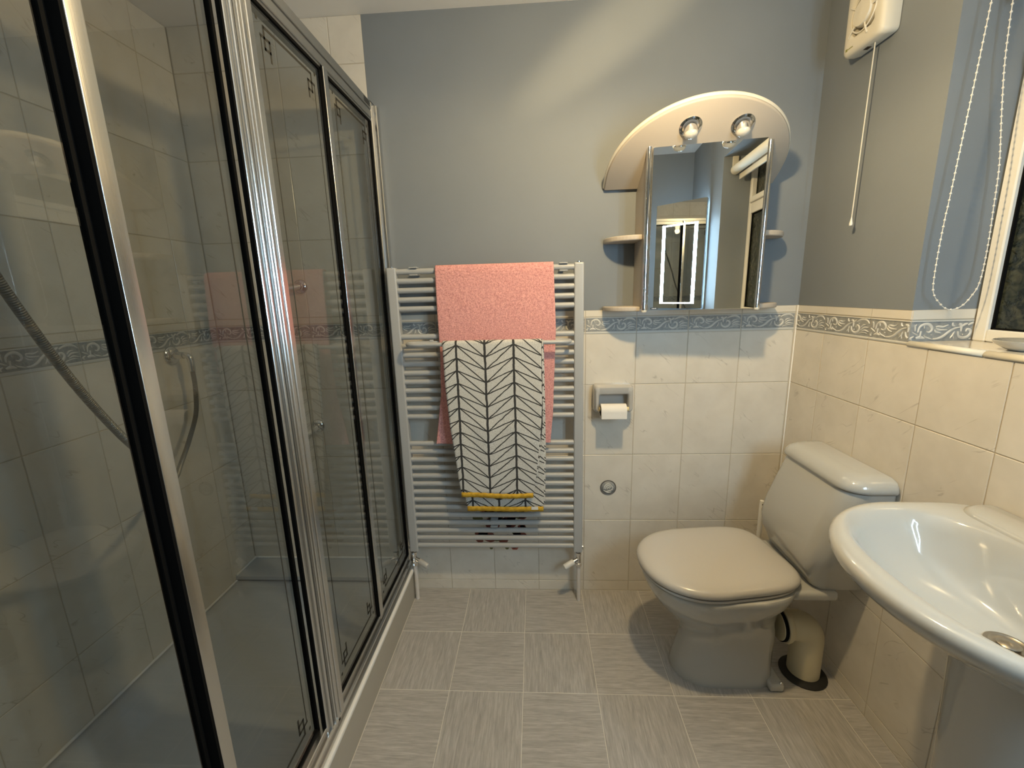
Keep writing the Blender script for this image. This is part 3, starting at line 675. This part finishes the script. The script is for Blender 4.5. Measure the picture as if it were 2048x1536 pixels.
# ---------------------------------------------------------------- towels
def drape(name, path, xl, xr, material, parent, n=40, amp=.0, uoff=0.0, voff=0.0, thick=.004, seed=0, wav=.0):
    """path: list of (y,z) from front hem over the bar to the rear hem; xl/xr functions of (s_index fraction, z, front?)"""
    P = smooth_path([(0, y, z) for y, z in path], 14 if amp else 6); vs_, fs, uv = [], [], []
    L_ = [0]
    for i in range(1, len(P)): L_.append(L_[-1]+(P[i]-P[i-1]).length)
    for i, p in enumerate(P):
        a, b_ = xl(L_[i]/L_[-1], p.z), xr(L_[i]/L_[-1], p.z)
        for k in range(n+1):
            t = k/n; x = a+(b_-a)*t
            dy = wav*sin(t*9+seed+p.z*4)*min(1, L_[i]/.12)*(0.5+.5*sin(p.z*7+seed)) if L_[i] < L_[-1]*.48 else 0
            nz = amp*noise.noise(Vector((x*150, p.z*150, seed+p.y*90))) if amp else 0
            dz = .0035*sin(t*5.5+seed)*(1 if i == 0 else 0)
            vs_.append((x, p.y-abs(dy)+nz*.8, p.z+dz)); uv.append((x+uoff, -L_[i]+voff))
    m_ = n+1
    for i in range(len(P)-1):
        for k in range(n): fs.append([i*m_+k, i*m_+k+1, (i+1)*m_+k+1, (i+1)*m_+k])
    o = meshobj(name, vs_, fs, material, parent, uvs=uv)
    sd_ = o.modifiers.new('thick', 'SOLIDIFY'); sd_.thickness = thick; sd_.offset = 0
    return o
def interp(tab):
    def f(z):
        for (z0, x0), (z1, x1) in zip(tab, tab[1:]):
            if z <= z0 and z >= z1: return x0+(x1-x0)*(z0-z)/(z0-z1)
        return tab[0][1] if z > tab[0][0] else tab[-1][1]
    return f
pl = interp([(1.44, -.368), (1.28, -.368), (1.10, -.366), (.95, -.372), (.74, -.404)]); pr = interp([(1.44, .073), (1.2, .080), (1.0, .072), (.86, .066), (.72, .053)])
pk = thing('pink_towel', 'coral pink terry bath towel hung over the top bars of the radiator', 'towel', (-.15, 1.64, .74))
fr_path = [(1.622, .742), (1.624, .80), (1.625, .9), (1.626, 1.0), (1.6265, 1.1), (1.6265, 1.2), (1.629, 1.3), (1.632, 1.38), (1.6335, 1.415), (1.640, 1.434), (1.652, 1.4385), (1.6645, 1.433), (1.669, 1.415), (1.6695, 1.38), (1.671, 1.25), (1.672, 1.05), (1.674, .95)]
drape('towel_cloth', fr_path, lambda s, z: pl(z), lambda s, z: pr(z), 'pink', pk, 110, .0026, thick=.005, seed=2)
# dense rows for the terry relief
pt = thing('patterned_towel', 'pale grey towel with black branch pattern and mustard hem, over the projecting rail', 'towel', (-.155, 1.585, .45))
fl = interp([(1.16, -.343), (1.0, -.342), (.85, -.333), (.7, -.318), (.61, -.310), (.54, -.300)]); fr2 = interp([(1.16, .024), (1.0, .026), (.85, .020), (.7, .005), (.6, -.006), (.54, -.016)])
bl_ = interp([(1.16, -.340), (.9, -.322), (.6, -.300), (.46, -.283)]); br_ = interp([(1.16, .027), (.9, .030), (.7, .030), (.46, .024)])
front = [(1.5655, .552), (1.5655, .62), (1.5665, .72), (1.567, .82), (1.5675, .92), (1.568, 1.02), (1.568, 1.10), (1.568, 1.145), (1.571, 1.158), (1.578, 1.1625)]
back = [(1.578, 1.1610), (1.589, 1.158), (1.5925, 1.146), (1.5925, 1.10), (1.592, .95), (1.591, .8), (1.589, .65), (1.588, .56), (1.587, .482)]
drape('front_panel', front, lambda s, z: fl(z), lambda s, z: fr2(z), 'print', pt, 46, 0, uoff=.293, voff=.02, seed=1, wav=.006, thick=.0035)
drape('inner_fold', [(a+.0052, b_-.002) for a, b_ in front[1:-2]]+[(1.5745, 1.1555)], lambda s, z: fl(z)+.02, lambda s, z: fr2(z)+.006, 'print', pt, 20, 0, uoff=.30, voff=.03, seed=1, thick=.003)
drape('rear_panel', back[::-1], lambda s, z: bl_(z), lambda s, z: br_(z), 'print', pt, 40, 0, uoff=.262, voff=.033, seed=4, thick=.0035)
drape('rear_fold', [(a+.006, b_+.012) for a, b_ in back[2:]][::-1], lambda s, z: bl_(z)+.03, lambda s, z: br_(z)+.006, 'print', pt, 20, 0, uoff=.262, voff=.03, seed=4, thick=.003)
def hem(x0, x1, y, z0, z1, sag, nm):
    vs_, fs = [], []; n = 30
    for k in range(n+1):
        t = k/n; x = x0+(x1-x0)*t; dz = sag*sin(t*5.5+1)*1.0+.001*sin(k*2.1)
        for (a, b_) in ((y-.0028, z0), (y-.0034, (z0+z1)/2), (y-.0028, z1), (y+.0028, z1), (y+.0034, (z0+z1)/2), (y+.0028, z0)): vs_.append((x, a, b_+dz))
    for k in range(n):
        for j in range(6): fs.append([k*6+j, k*6+(j+1) % 6, (k+1)*6+(j+1) % 6, (k+1)*6+j])
    fs.append(list(range(6))); fs.append([n*6+j for j in range(6)])
    o = fixn(meshobj('hem', vs_, fs, 'yellow', pt)); o['label'] = nm; return o
hem(-.302, -.016, 1.5655, .536, .556, .0035, 'mustard front hem'); hem(-.285, .024, 1.587, .466, .487, .0015, 'mustard rear hem')
box('care_label', (-.025, 1.5815, .474), (.002, 1.583, .487), 'white', pt)

# ---------------------------------------------------------------- toilet
def ring_d(xf, xb, hw, z, yc=1.34, n=64, pw=2.3, sq_=6.0, hb=None, sb=2.6):
    """closed plan ring: rounded nose at xf (left), squarish back at xb; hw half width"""
    out = []; xm = xf+(xb-xf)*.42
    for k in range(n):
        a = 2*pi*k/n; c, s = cos(a), sin(a)
        if c < 0: x = xm-(xm-xf)*abs(c)**(2/pw); y = (1 if s >= 0 else -1)*abs(s)**(2/pw)*hw
        else:
            w = hw if hb is None else hw
            x = xm+(xb-xm)*abs(c)**(2/sq_); y = (1 if s >= 0 else -1)*abs(s)**(2/sb)*hw
            if hb is not None: t = (x-xm)/(xb-xm); y *= 1-(1-hb/hw)*t*t
        out.append((x, yc+y, z))
    return out
wc = thing('toilet', 'white close-coupled toilet with closed lid beside the basin', 'toilet', (.70, 1.335, 0))
R_ = [ring_d(.472, .805, .100, .0, 1.335), ring_d(.472, .805, .100, .012, 1.335), ring_d(.482, .803, .094, .05, 1.335), ring_d(.500, .802, .090, .12, 1.335), ring_d(.497, .806, .092, .165, 1.335),
      ring_d(.478, .800, .102, .20, 1.335, pw=2.1), ring_d(.448, .798, .120, .235, 1.338, pw=2.1, hb=.10), ring_d(.418, .800, .142, .27, 1.34, pw=2.1, hb=.11), ring_d(.392, .806, .162, .305, 1.34, pw=2.1, hb=.12), ring_d(.372, .818, .180, .34, 1.342, pw=2.1, hb=.15),
      ring_d(.360, .838, .189, .37, 1.343, pw=2.1, hb=.15), ring_d(.357, .84, .192, .385, 1.343, pw=2.1, hb=.15), ring_d(.364, .838, .187, .391, 1.343, pw=2.1, hb=.15)]
loft('pan', R_, 'ceramic', wc)
box('cistern_shelf', (.79, 1.212, .358), (.935, 1.512, .392), 'ceramic', wc, .012, 3)
foot = MB(); foot.add(box_vf((.765, 1.224, 0), (.813, 1.446, .028), .008, 2)); foot.build('foot', ['ceramic'], wc)
lathe('floor_bolt', (.803, 1.232, .027), (0, 0, 1), [(.006, 0), (.006, .004), (.003, .007), (0, .008)], 'chrome', wc, 14)
TR = Matrix.Rotation(radians(8), 3, 'Z'); tc_ = Vector((.56, 1.338, 0))
def trot(ring): return [tc_+TR @ (Vector(p)-tc_) for p in ring]
loft('seat', [trot(q_) for q_ in [ring_d(.357, .815, .181, .3925, 1.338, pw=2.15, hb=.165, sb=4.5), ring_d(.350, .820, .185, .397, 1.338, pw=2.15, hb=.168, sb=4.5), ring_d(.351, .820, .184, .4035, 1.338, pw=2.15, hb=.168, sb=4.5)]], 'seat', wc)
ld = []
for ins_, z in ((.006, .4055), (.0, .410), (-.002, .418), (.0, .426), (.008, .4325), (.022, .4365), (.05, .439), (.09, .4405), (.14, .441), (.17, .441)):
    ld.append(trot(ring_d(.346+ins_, .828-ins_*.8, .186-ins_, z, 1.338, pw=2.15, hb=.172-ins_*.8, sb=4.5)))
loft('lid', ld, 'seat', wc)
for y in (1.262, 1.424): lathe('hinge', (.822, y-.018, .405), (0, 1, 0), [(.0, 0), (.010, .001), (.010, .035), (0, .036)], 'seat', wc, 16)
def ring_t(xf, y0, y1, z, rf=.05, xb=RX-.002, n=8, rb=.01):
    out = []
    for (cx_, cy_, a0, r) in ((xb-rb, y1-rb, 0, rb), (xf+rf, y1-rf, 90, rf), (xf+rf, y0+rf, 180, rf), (xb-rb, y0+rb, 270, rb)):
        for k in range(n+1): a = radians(a0+90*k/n); out.append((cx_+r*cos(a), cy_+r*sin(a), z))
    return out
ck = [ring_t(.868, 1.225, 1.510, .3925, .03), ring_t(.862, 1.222, 1.513, .400, .035), ring_t(.848, 1.215, 1.520, .435, .045), ring_t(.829, 1.192, 1.530, .475, .055), ring_t(.822, 1.176, 1.530, .52, .06), ring_t(.832, 1.168, 1.527, .58, .06),
      ring_t(.852, 1.162, 1.520, .65, .06), ring_t(.876, 1.160, 1.512, .73, .06), ring_t(.882, 1.160, 1.512, .744, .06)]
loft('cistern', ck, 'ceramic', wc)
cl_ = [ring_t(.882, 1.160, 1.512, .7455, .06), ring_t(.874, 1.153, 1.519, .749, .065), ring_t(.872, 1.151, 1.521, .756, .066), ring_t(.876, 1.154, 1.518, .768, .066), ring_t(.886, 1.162, 1.510, .780, .06), ring_t(.903, 1.178, 1.494, .789, .05, RX-.006), ring_t(.93, 1.20, 1.472, .793, .035, RX-.015)]
loft('cistern_lid', cl_, 'ceramic', wc)
sp_ = thing('soil_pipe', 'cream plastic elbow waste pipe behind the toilet', 'pipe', (.90, 1.32, 0))
pp = [(x, 1.305, .196) for x in (.813, .83, .86)]+[(.870+.048*sin(a), 1.305, .148+.048*cos(a)) for a in [pi/2*k/8 for k in range(1, 9)]]+[(.918, 1.305, .10), (.918, 1.305, .004)]
tube('elbow', pp, .049, 'soil', sp_, 32)
lathe('collar', (.826, 1.305, .196), (1, 0, 0), [(.049, 0), (.057, .001), (.059, .008), (.056, .016), (.050, .024)], 'soil', sp_, 32)
lathe('socket_seal', (.815, 1.305, .196), (1, 0, 0), [(.045, 0), (.053, .002), (.053, .010), (.049, .012)], 'rubber', sp_, 32)
lathe('floor_seal', (.918, 1.305, .0), (0, 0, 1), [(.050, 0), (.071, 0), (.073, .004), (.066, .009), (.050, .012)], 'mould', sp_, 32)
tb = thing('toilet_brush', 'white toilet brush standing behind the toilet', 'toilet brush', (.885, 1.60, 0))
lathe('brush_pot', (.885, 1.60, .0), (0, 0, 1), [(.048, 0), (.050, .004), (.044, .10), (.030, .15), (.022, .17), (.0, .172)], 'white', tb, 28)
lathe('handle', (.885, 1.60, .165), (0, 0, 1), [(.012, 0), (.0095, .03), (.0085, .18), (.0088, .33), (.008, .338), (0, .342)], 'white', tb, 16)
lathe('hanging_hole', (.885, 1.5915, .49), (0, -1, 0), [(.0038, -.001), (.0038, .0006), (0, .0006)], 'hole', tb, 12)

# ---------------------------------------------------------------- basin and pedestal
bs = thing('wash_basin', 'white ceramic wash basin on pedestal at the right wall', 'basin', (.87, .69, 0))
BY = .69
def ring_b(ax, bh, z, xc=.82, n=72, back=RX-.001, y=BY):
    out = []
    for k in range(n):
        a = 2*pi*k/n; c, s = cos(a), sin(a)
        if c <= 0: out.append((xc+ax*c, y+bh*s, z))
        else: out.append((xc+(back-xc)*abs(c)**.35, y+bh*(1 if s >= 0 else -1)*abs(s)**.35*(1-.0), z))
    return out
def ring_i(ax, bh, z, xc=.785, bx=None, n=72, pw=2.2):
    out = []; bx = bx or ax
    for k in range(n):
        a = 2*pi*k/n; c, s = cos(a), sin(a)
        rx = ax if c <= 0 else bx
        out.append((xc+rx*(1 if c > 0 else -1)*abs(c)**(2/pw), BY+bh*(1 if s >= 0 else -1)*abs(s)**(2/pw), z))
    return out
# outside: ring index aligned with inside rings (same n, same angle)
BR = [ring_b(.055, .075, .60, .87), ring_b(.075, .095, .66, .86), ring_b(.125, .155, .70, .84), ring_b(.19, .215, .745, .83), ring_b(.232, .256, .782, .822), ring_b(.248, .271, .800, .82), ring_b(.254, .277, .813, .82), ring_b(.253, .276, .824, .82),
      ring_b(.246, .270, .831, .82), ring_b(.234, .260, .834, .82, back=RX-.002),
      ring_i(.188, .245, .832, .80, .135, pw=2.4), ring_i(.178, .236, .826, .80, .128, pw=2.35), ring_i(.168, .222, .800, .80, .118, pw=2.25), ring_i(.148, .192, .755, .80, .100), ring_i(.112, .140, .715, .81, .08), ring_i(.065, .075, .698, .825, .05), ring_i(.030, .030, .692, .833, .030)]
bo = loft('bowl', BR, 'ceramic', bs, True, True, 80)
lathe('waste', (.833, BY, .6915), (0, 0, 1), [(.031, 0), (.032, .003), (.026, .004), (.022, .001), (.018, .0008)], 'brass', bs, 30)
lathe('waste_plug', (.833, BY, .692), (0, 0, 1), [(.013, 0), (.016, .004), (.012, .007), (0, .009)], 'brass', bs, 24)
# raised tap ledge at the back
loft('tap_ledge', [ring_t(.928, .445, .935, .826, .05, RX-.001), ring_t(.930, .447, .933, .836, .05, RX-.001), ring_t(.940, .455, .925, .841, .045, RX-.002)], 'ceramic', bs)
tap = lathe('tap', (.972, BY, .842), (0, 0, 1), [(.024, 0), (.024, .006), (.018, .012), (.017, .07), (.020, .085), (.012, .10), (0, .102)], 'chrome', bs, 24)
tube('spout', smooth_path([(.97, BY, .90), (.93, BY, .915), (.89, BY, .905), (.87, BY, .885)], 5), .011, 'chrome', tap, 14)
def ring_p(xf, hw, z): return [(xf+(.94-xf)*(.5-.5*cos(a)), BY+hw*(1 if sin(a) >= 0 else -1)*abs(sin(a))**.7, z) for a in [2*pi*k/40 for k in range(40)]]
ped = loft('pedestal', [ring_p(.775, .105, 0), ring_p(.775, .105, .01), ring_p(.79, .092, .05), ring_p(.80, .082, .25), ring_p(.79, .088, .5), ring_p(.785, .092, .62), ring_p(.77, .102, .69)], 'ceramic', bs)

# ---------------------------------------------------------------- shower
trt = thing('shower_tray', 'grey white shower tray behind the glass doors', 'shower tray', (-.95, .6, 0))
tv = []
def rect(x0, x1, y0, y1, z, r=.04, n=5):
    out = []
    for (a_, b_, a0) in ((x1-r, y1-r, 0), (x0+r, y1-r, 90), (x0+r, y0+r, 180), (x1-r, y0+r, 270)):
        for k in range(n+1): a = radians(a0+90*k/n); out.append((a_+r*cos(a), b_+r*sin(a), z))
    return out
TX0, TX1, TY0, TY1 = LX+.0005, -.5775, RY+.005, 1.600
loft('tray_basin', [rect(TX0, TX1, TY0, TY1, .0, .004), rect(TX0, TX1, TY0, TY1, .132, .004), rect(TX0+.002, TX1-.002, TY0+.002, TY1-.002, .134, .006), rect(TX0+.04, TX1-.05, TY0+.05, TY1-.05, .132, .05), rect(TX0+.055, TX1-.065, TY0+.07, TY1-.065, .120, .07),
      rect(TX0+.09, TX1-.11, TY0+.13, TY1-.15, .066, .09), rect(TX0+.12, TX1-.14, TY0+.18, TY1-.21, .056, .08), rect(TX0+.30, TX1-.30, TY0+.5, TY1-.6, .050, .04)], 'tray', trt)
lathe('shower_waste', (-.95, .35, .050), (0, 0, 1), [(.045, 0), (.045, .003), (.03, .006), (0, .007)], 'chrome', trt, 30)
ldg = box('back_ledge', (TX0, 1.585, .139), (-.6185, D-.001, .157), 'tray', trt, .002); ldg['label'] = 'flat grey ledge board along the back wall'
box('ledge_support', (TX0, 1.602, .0), (-.620, D-.001, .138), 'tray', trt)
sl = MB(); sl.add(box_vf((LX+.0003, RY+.003, .133), (LX+.010, 1.584, .142), .003, 1)); sl.add(box_vf((LX+.0003, 1.586, .1565), (LX+.010, D-.0003, .166), .003, 1)); sl.add(box_vf((LX+.010, D-.009, .1565), (-.60, D-.0003, .166), .003, 1))
o = sl.build('sealant_bead', ['tray_edge'], trt, False); o['label'] = 'white sealant line at the tiles'
pln = tag(box('shower_plinth', (-.571, RY+.003, 0), (-.5585, D-.001, .130), 'plinth', None, .001), 'beige plinth board below the shower screen', 'plinth')
box('front_seal', (-.5765, RY+.003, .1305), (-.5525, D-.012, .1475), 'tray_edge', pln, .005, 2)['label'] = 'white sealant strip along the tray front'

sc = thing('shower_screen', 'silver framed shower screen with smoked etched glass panels', 'shower screen', (SX, .6, .145))
X = SX
ZB, ZT = .200, 1.955
yend = D-.001
# bottom rail in steps
br = MB(); br.add(box_vf((-.577, RY+.003, .148), (-.560, yend-.04, .158), .003, 1)); br.add(box_vf((-.577, RY+.003, .158), (-.567, yend-.04, .178), .004, 1)); br.add(box_vf((-.612, RY+.003, .1345), (-.5768, yend-.04, .200), .002, 1))
br.build('bottom_rail', ['alu'], sc, False)
tr_ = MB(); tr_.add(box_vf((-.616, RY+.003, 1.957), (-.580, yend-.04, 2.012), .002, 1)); tr_.add(box_vf((-.584, RY+.003, 1.962), (-.5745, yend-.04, 1.985), .002, 1)); tr_.add(box_vf((-.584, RY+.003, 1.990), (-.573, yend-.04, 2.016), .002, 1))
tro = tr_.build('top_rail', ['alu_dark'], sc, False)
mp_ = MB(); 
for k in range(3): mp_.add(box_vf((-.5733, 1.615-.0*k, 1.995+k*.006), (-.5722, 1.665, 1.998+k*.006)))
mp_.build('maker_mark', ['black'], tro, False)
# wall post
wp = MB(); wp.add(box_vf((-.614, yend-.040, .146), (-.5735, yend, 2.018), .003, 1)); wp.add(box_vf((-.580, yend-.026, .1585), (-.5595, yend, 2.010), .002, 1)); wp.build('wall_post', ['alu'], sc, False)
box('post_end_cap', (-.606, yend-.036, 2.018), (-.576, yend-.003, 2.021), 'black', sc)
def pane(y0, y1, x=X-.008, z0=ZB, z1=ZT, etch=True, left=True):
    p = box('glass_pane', (x-.005, y0, z0), (x, y1, z1), 'glass', sc)
    sb = MB(); s = .0065
    for lo, hi in (((y0-.001, z0), (y0+s*.45, z1)), ((y1-s, z0), (y1+.001, z1)), ((y0, z1-s), (y1, z1+.001)), ((y0, z0-.001), (y1, z0+s))):
        sb.add(box_vf((x-.008, lo[0], lo[1]), (x+.003, hi[0], hi[1])))
    sb.build('glazing_seal', ['rubber'], p, False)
    if not etch: return p
    e = MB(); u = .0135; xo = x+.0002
    ya, yb_, za, zb = y0+.034, y1-.034, z0+.045, z1-.030
    def seg(sy, sz, cy_, cz_, a, b_, w):   # a,b in key units measured inwards from the corner
        (a0, b0), (a1, b1) = a, b_; wy = w/2
        ys = sorted((cy_+sy*u*a0, cy_+sy*u*a1)); zs = sorted((cz_+sz*u*b0, cz_+sz*u*b1))
        e.add(box_vf((xo, ys[0]-wy, zs[0]-wy), (xo+.0004, ys[1]+wy, zs[1]+wy)))
    for (cy_, sy) in (((ya, 1), (yb_, -1)) if left else ((yb_, -1),)):
        for (cz_, sz) in ((zb, -1), (za, 1)):
            g = lambda a, b_, w=.0062: seg(sy, sz, cy_, cz_, a, b_, w)
            g((0, 0), (.15, .25), .005); g((1.7, .7), (1.7, 3.9)); g((1.7, 3.9), (3.1, 3.9)); g((.7, 2.3), (3.1, 2.3)); g((3.1, 2.3), (3.1, 5.2))
    w = .0065
    for z in (zb-u*.7, za+u*.7): e.add(box_vf((xo, ya+1.7*u, z-w/2), (xo+.0004, yb_-1.7*u, z+w/2)))
    for y in ((ya+u*.7, yb_-u*.7) if left else (yb_-u*.7,)): e.add(box_vf((xo, y-.0015, za+2.3*u), (xo+.0004, y+.0015, zb-2.3*u)))
    e.build('etched_border', ['etch'], p, False); return p
pane(1.346, 1.678); pane(.992, 1.311); pane(.612, .902, X-.022, left=False); pane(RY+.03, .572, X-.014, etch=False)
# posts: slim posts, and the broad ribbed pull profile
def post(y0, y1, z0=.180, z1=1.965, x1=X, black=None, nm='post', bevel=.002):
    o = box(nm, (X-(.030 if y0 < .6 else .014), y0, z0), (x1, y1, z1), 'alu', sc, bevel, 1); return o
post(1.318, 1.345); box('seal_strip', (X-.014, 1.311, .185), (X-.002, 1.3175, 1.962), 'rubber', sc); 
post(.582, .609, .150, 1.99, X+.004); bs_ = box('seal_strip', (X-.028, .5765, .150), (X+.0035, .5815, 1.99), 'rubber', sc)
rb = MB()
ys = [(.906, .918, 0), (.919, .926, .006), (.927, .934, .002), (.936, .941, .009), (.942, .948, .004), (.9495, .962, .008), (.963, .969, .003), (.970, .990, .007)]
rb.add(box_vf((X-.013, .906, .165), (X-.002, .990, 1.985)), 0)
for a, b_, dx in ys: rb.add(box_vf((X-.004, a, .163), (X+dx, b_, 1.985), .0016, 1), 0)
rb.build('pull_profile', ['alu'], sc, False)['label'] = 'broad ribbed silver door pull profile'
box('seal_strip', (X-.0125, .9025, .165), (X-.003, .9055, 1.98), 'rubber', sc)

# shower fittings
fo = thing('hose_outlet', 'chrome hose elbow on the left shower wall', 'hose outlet', (LX, 1.475, 1.14))
lathe('flange', (LX, 1.475, 1.143), (1, 0, 0), [(.033, 0), (.033, .006), (.027, .012), (.014, .014), (.012, .05)], 'chrome', fo, 30)
tube('elbow', smooth_path([(LX+.04, 1.475, 1.143), (LX+.062, 1.475, 1.142), (LX+.072, 1.475, 1.128), (LX+.072, 1.475, 1.085)], 5), .0105, 'chrome', fo, 16)
hp = [(LX+.072, 1.475, 1.088), (LX+.071, 1.474, 1.02), (LX+.075, 1.45, .93), (LX+.10, 1.37, .855), (LX+.17, 1.24, .815), (LX+.28, 1.10, .84), (-.955, .985, .885), (-.90, .90, .96), (-.86, .80, 1.07), (-.83, .71, 1.20), (-.81, .63, 1.36), (-.80, .57, 1.52), (-.82, .50, 1.72)]
sh = thing('shower_hose', 'long ribbed chrome shower hose hanging in a loop behind the glass', 'shower hose', (LX+.07, 1.4, .8))
tube('hose', smooth_path(hp, 14), .0075, 'hose', sh, 14)
lathe('handset', (-.82, .50, 1.71), (-.05, -.1, 1), [(.011, 0), (.013, .02), (.013, .12), (.020, .16), (.030, .18), (.030, .19), (0, .192)], 'chrome', sh, 20)
for (x, z, d, lab) in ((-.938, 1.380, (-.40, -.86, -.10), 'upper chrome shower control knob on the back tiles'), (-.938, .795, (-.42, -.80, -.42), 'lower chrome shower control lever on the back tiles')):
    kt = thing('shower_control', lab, 'shower control', (x, D, z))
    lathe('flange', (x, D, z), (0, -1, 0), [(.029, 0), (.029, .004), (.024, .010), (.016, .014), (.014, .02)], 'chrome', kt, 30)
    c = Vector((x, D-.012, z)); dv = Vector(d).normalized()
    lathe('lever', c, dv, [(.012, 0), (.0145, .006), (.0145, .05), (.017, .054), (.017, .082), (.012, .087), (0, .088)], 'chrome', kt, 24)

# ---------------------------------------------------------------- lit mirror on the near right side (seen in the cabinet mirror)
P0, P1 = Vector((.712, -.165, 0)), Vector((.988, .065, 0)); wv = (P1-P0); LWd = wv.length; wv.normalize(); nv = Vector((-wv.y, wv.x, 0))
lm_ = thing('led_mirror', 'tall frameless bathroom mirror with lit blue white border', 'mirror', ((P0.x+P1.x)/2, (P0.y+P1.y)/2, 1.19))
def lbox(u0, u1, z0, z1, d0, d1, mb, mi=0):
    v, f = box_vf((u0, d0, z0), (u1, d1, z1)); mb.add(([P0+wv*a+nv*b_+Vector((0, 0, c)) for a, b_, c in v], f), mi)
Z0, Z1 = 1.19, 1.90
mb = MB(); lbox(0, LWd, Z0, Z1, -.03, -.005, mb); fixn(mb.build('mirror_back', ['alu'], lm_, False))
mb = MB(); lbox(-.003, LWd+.003, Z0-.003, Z1+.003, -.005, 0, mb); fixn(mb.build('mirror_glass', ['mirror'], lm_, False))
mb = MB(); i0, w_ = .05, .022
lbox(i0, i0+w_, Z0+.035, Z1-.14, -.001, .0015, mb); lbox(LWd-i0-w_, LWd-i0, Z0+.035, Z1-.14, -.001, .0015, mb); lbox(i0, LWd-i0, Z0+.030, Z0+.038, -.001, .0015, mb); lbox(i0, LWd-i0, Z1-.148, Z1-.140, -.001, .0015, mb)
fixn(mb.build('led_strip', ['led'], lm_, False))
box('wall_arm', (.985, .0, 1.5), (RX-.0005, .03, 1.56), 'alu', lm_)

mb = MB()
for a, b_, c, d_ in ((.01, .02, Z0+.02, Z1-.02), (LWd-.02, LWd-.01, Z0+.02, Z1-.02), (.02, LWd-.02, Z0+.01, Z0+.02), (.02, LWd-.02, Z1-.02, Z1-.01)): lbox(a, b_, c, d_, -.034, -.0305, mb)
o = fixn(mb.build('back_light_strip', ['led_back'], lm_, False))

# ---------------------------------------------------------------- ceiling spotlight bar (just above the frame)
lt = thing('ceiling_light', 'chrome ceiling spotlight hanging above the room', 'ceiling light', (LAMP_POS[0], LAMP_POS[1], CZ))
lathe('ceiling_plate', (LAMP_POS[0], LAMP_POS[1], CZ-.0005), (0, 0, -1), [(.055, 0), (.055, .01), (.045, .02), (0, .021)], 'chrome', lt, 32)
tube('stem', [(LAMP_POS[0], LAMP_POS[1], CZ-.02), (LAMP_POS[0], LAMP_POS[1], LAMP_POS[2]+.10)], .006, 'chrome', lt, 12)
lathe('lamp_holder', (LAMP_POS[0], LAMP_POS[1], LAMP_POS[2]+.10), (0, 0, -1), [(.014, 0), (.022, .01), (.022, .05), (0, .051)], 'chrome', lt, 24)
lathe('bulb', (LAMP_POS[0], LAMP_POS[1], LAMP_POS[2]+.05), (0, 0, -1), [(.012, 0), (.024, .02), (.028, .04), (.018, .062), (0, .068)], 'lamp_on', lt, 24)
lathe('lamp_shade', (LAMP_POS[0], LAMP_POS[1], LAMP_POS[2]+.055), (0, 0, -1), [(.015, 0), (.022, .002), (.028, .006), (.0285, .004), (.022, 0), (.015, -.002)], 'chrome', lt, 32)
def spot(name, aim, w, ang, blend, r_, scale=None, up=None):
    l = bpy.data.lights.new(name, 'SPOT'); l.energy = w; l.color = LAMP_COL; l.shadow_soft_size = r_; l.spot_size = radians(ang); l.spot_blend = blend
    o = bpy.data.objects.new(name, l); COL.objects.link(o); o.parent = lt; p = Vector((0, 0, LAMP_POS[2]-.035-CZ))
    z = -(Vector(aim)).normalized(); x = (Vector(up)-z*Vector(up).dot(z)).normalized(); y = z.cross(x)
    m4 = Matrix((x, y, z)).transposed().to_4x4(); m4.translation = p
    if scale: m4 = m4 @ Matrix.Diagonal((*scale, 1))
    o.matrix_local = m4; return o
spot('lamp_light', (-.10, .20, -.97), LAMP_W*.48, 172, .35, .03, None, (1, 0, 0))
# added oval spot, only there to throw a diagonal streak on the back wall
spot('added_streak_spot', (-.02, .82, .20), LAMP_W*.5, 66, 1.0, .02, (1.0, .24, 1.0), (.83, 0, .55))
g_ = plight('lamp_glow', (0, 0, 0), LAMP_W*.56, LAMP_COL, .03); g_.parent = lt; g_.location = Vector((0, 0, LAMP_POS[2]-.03-CZ))
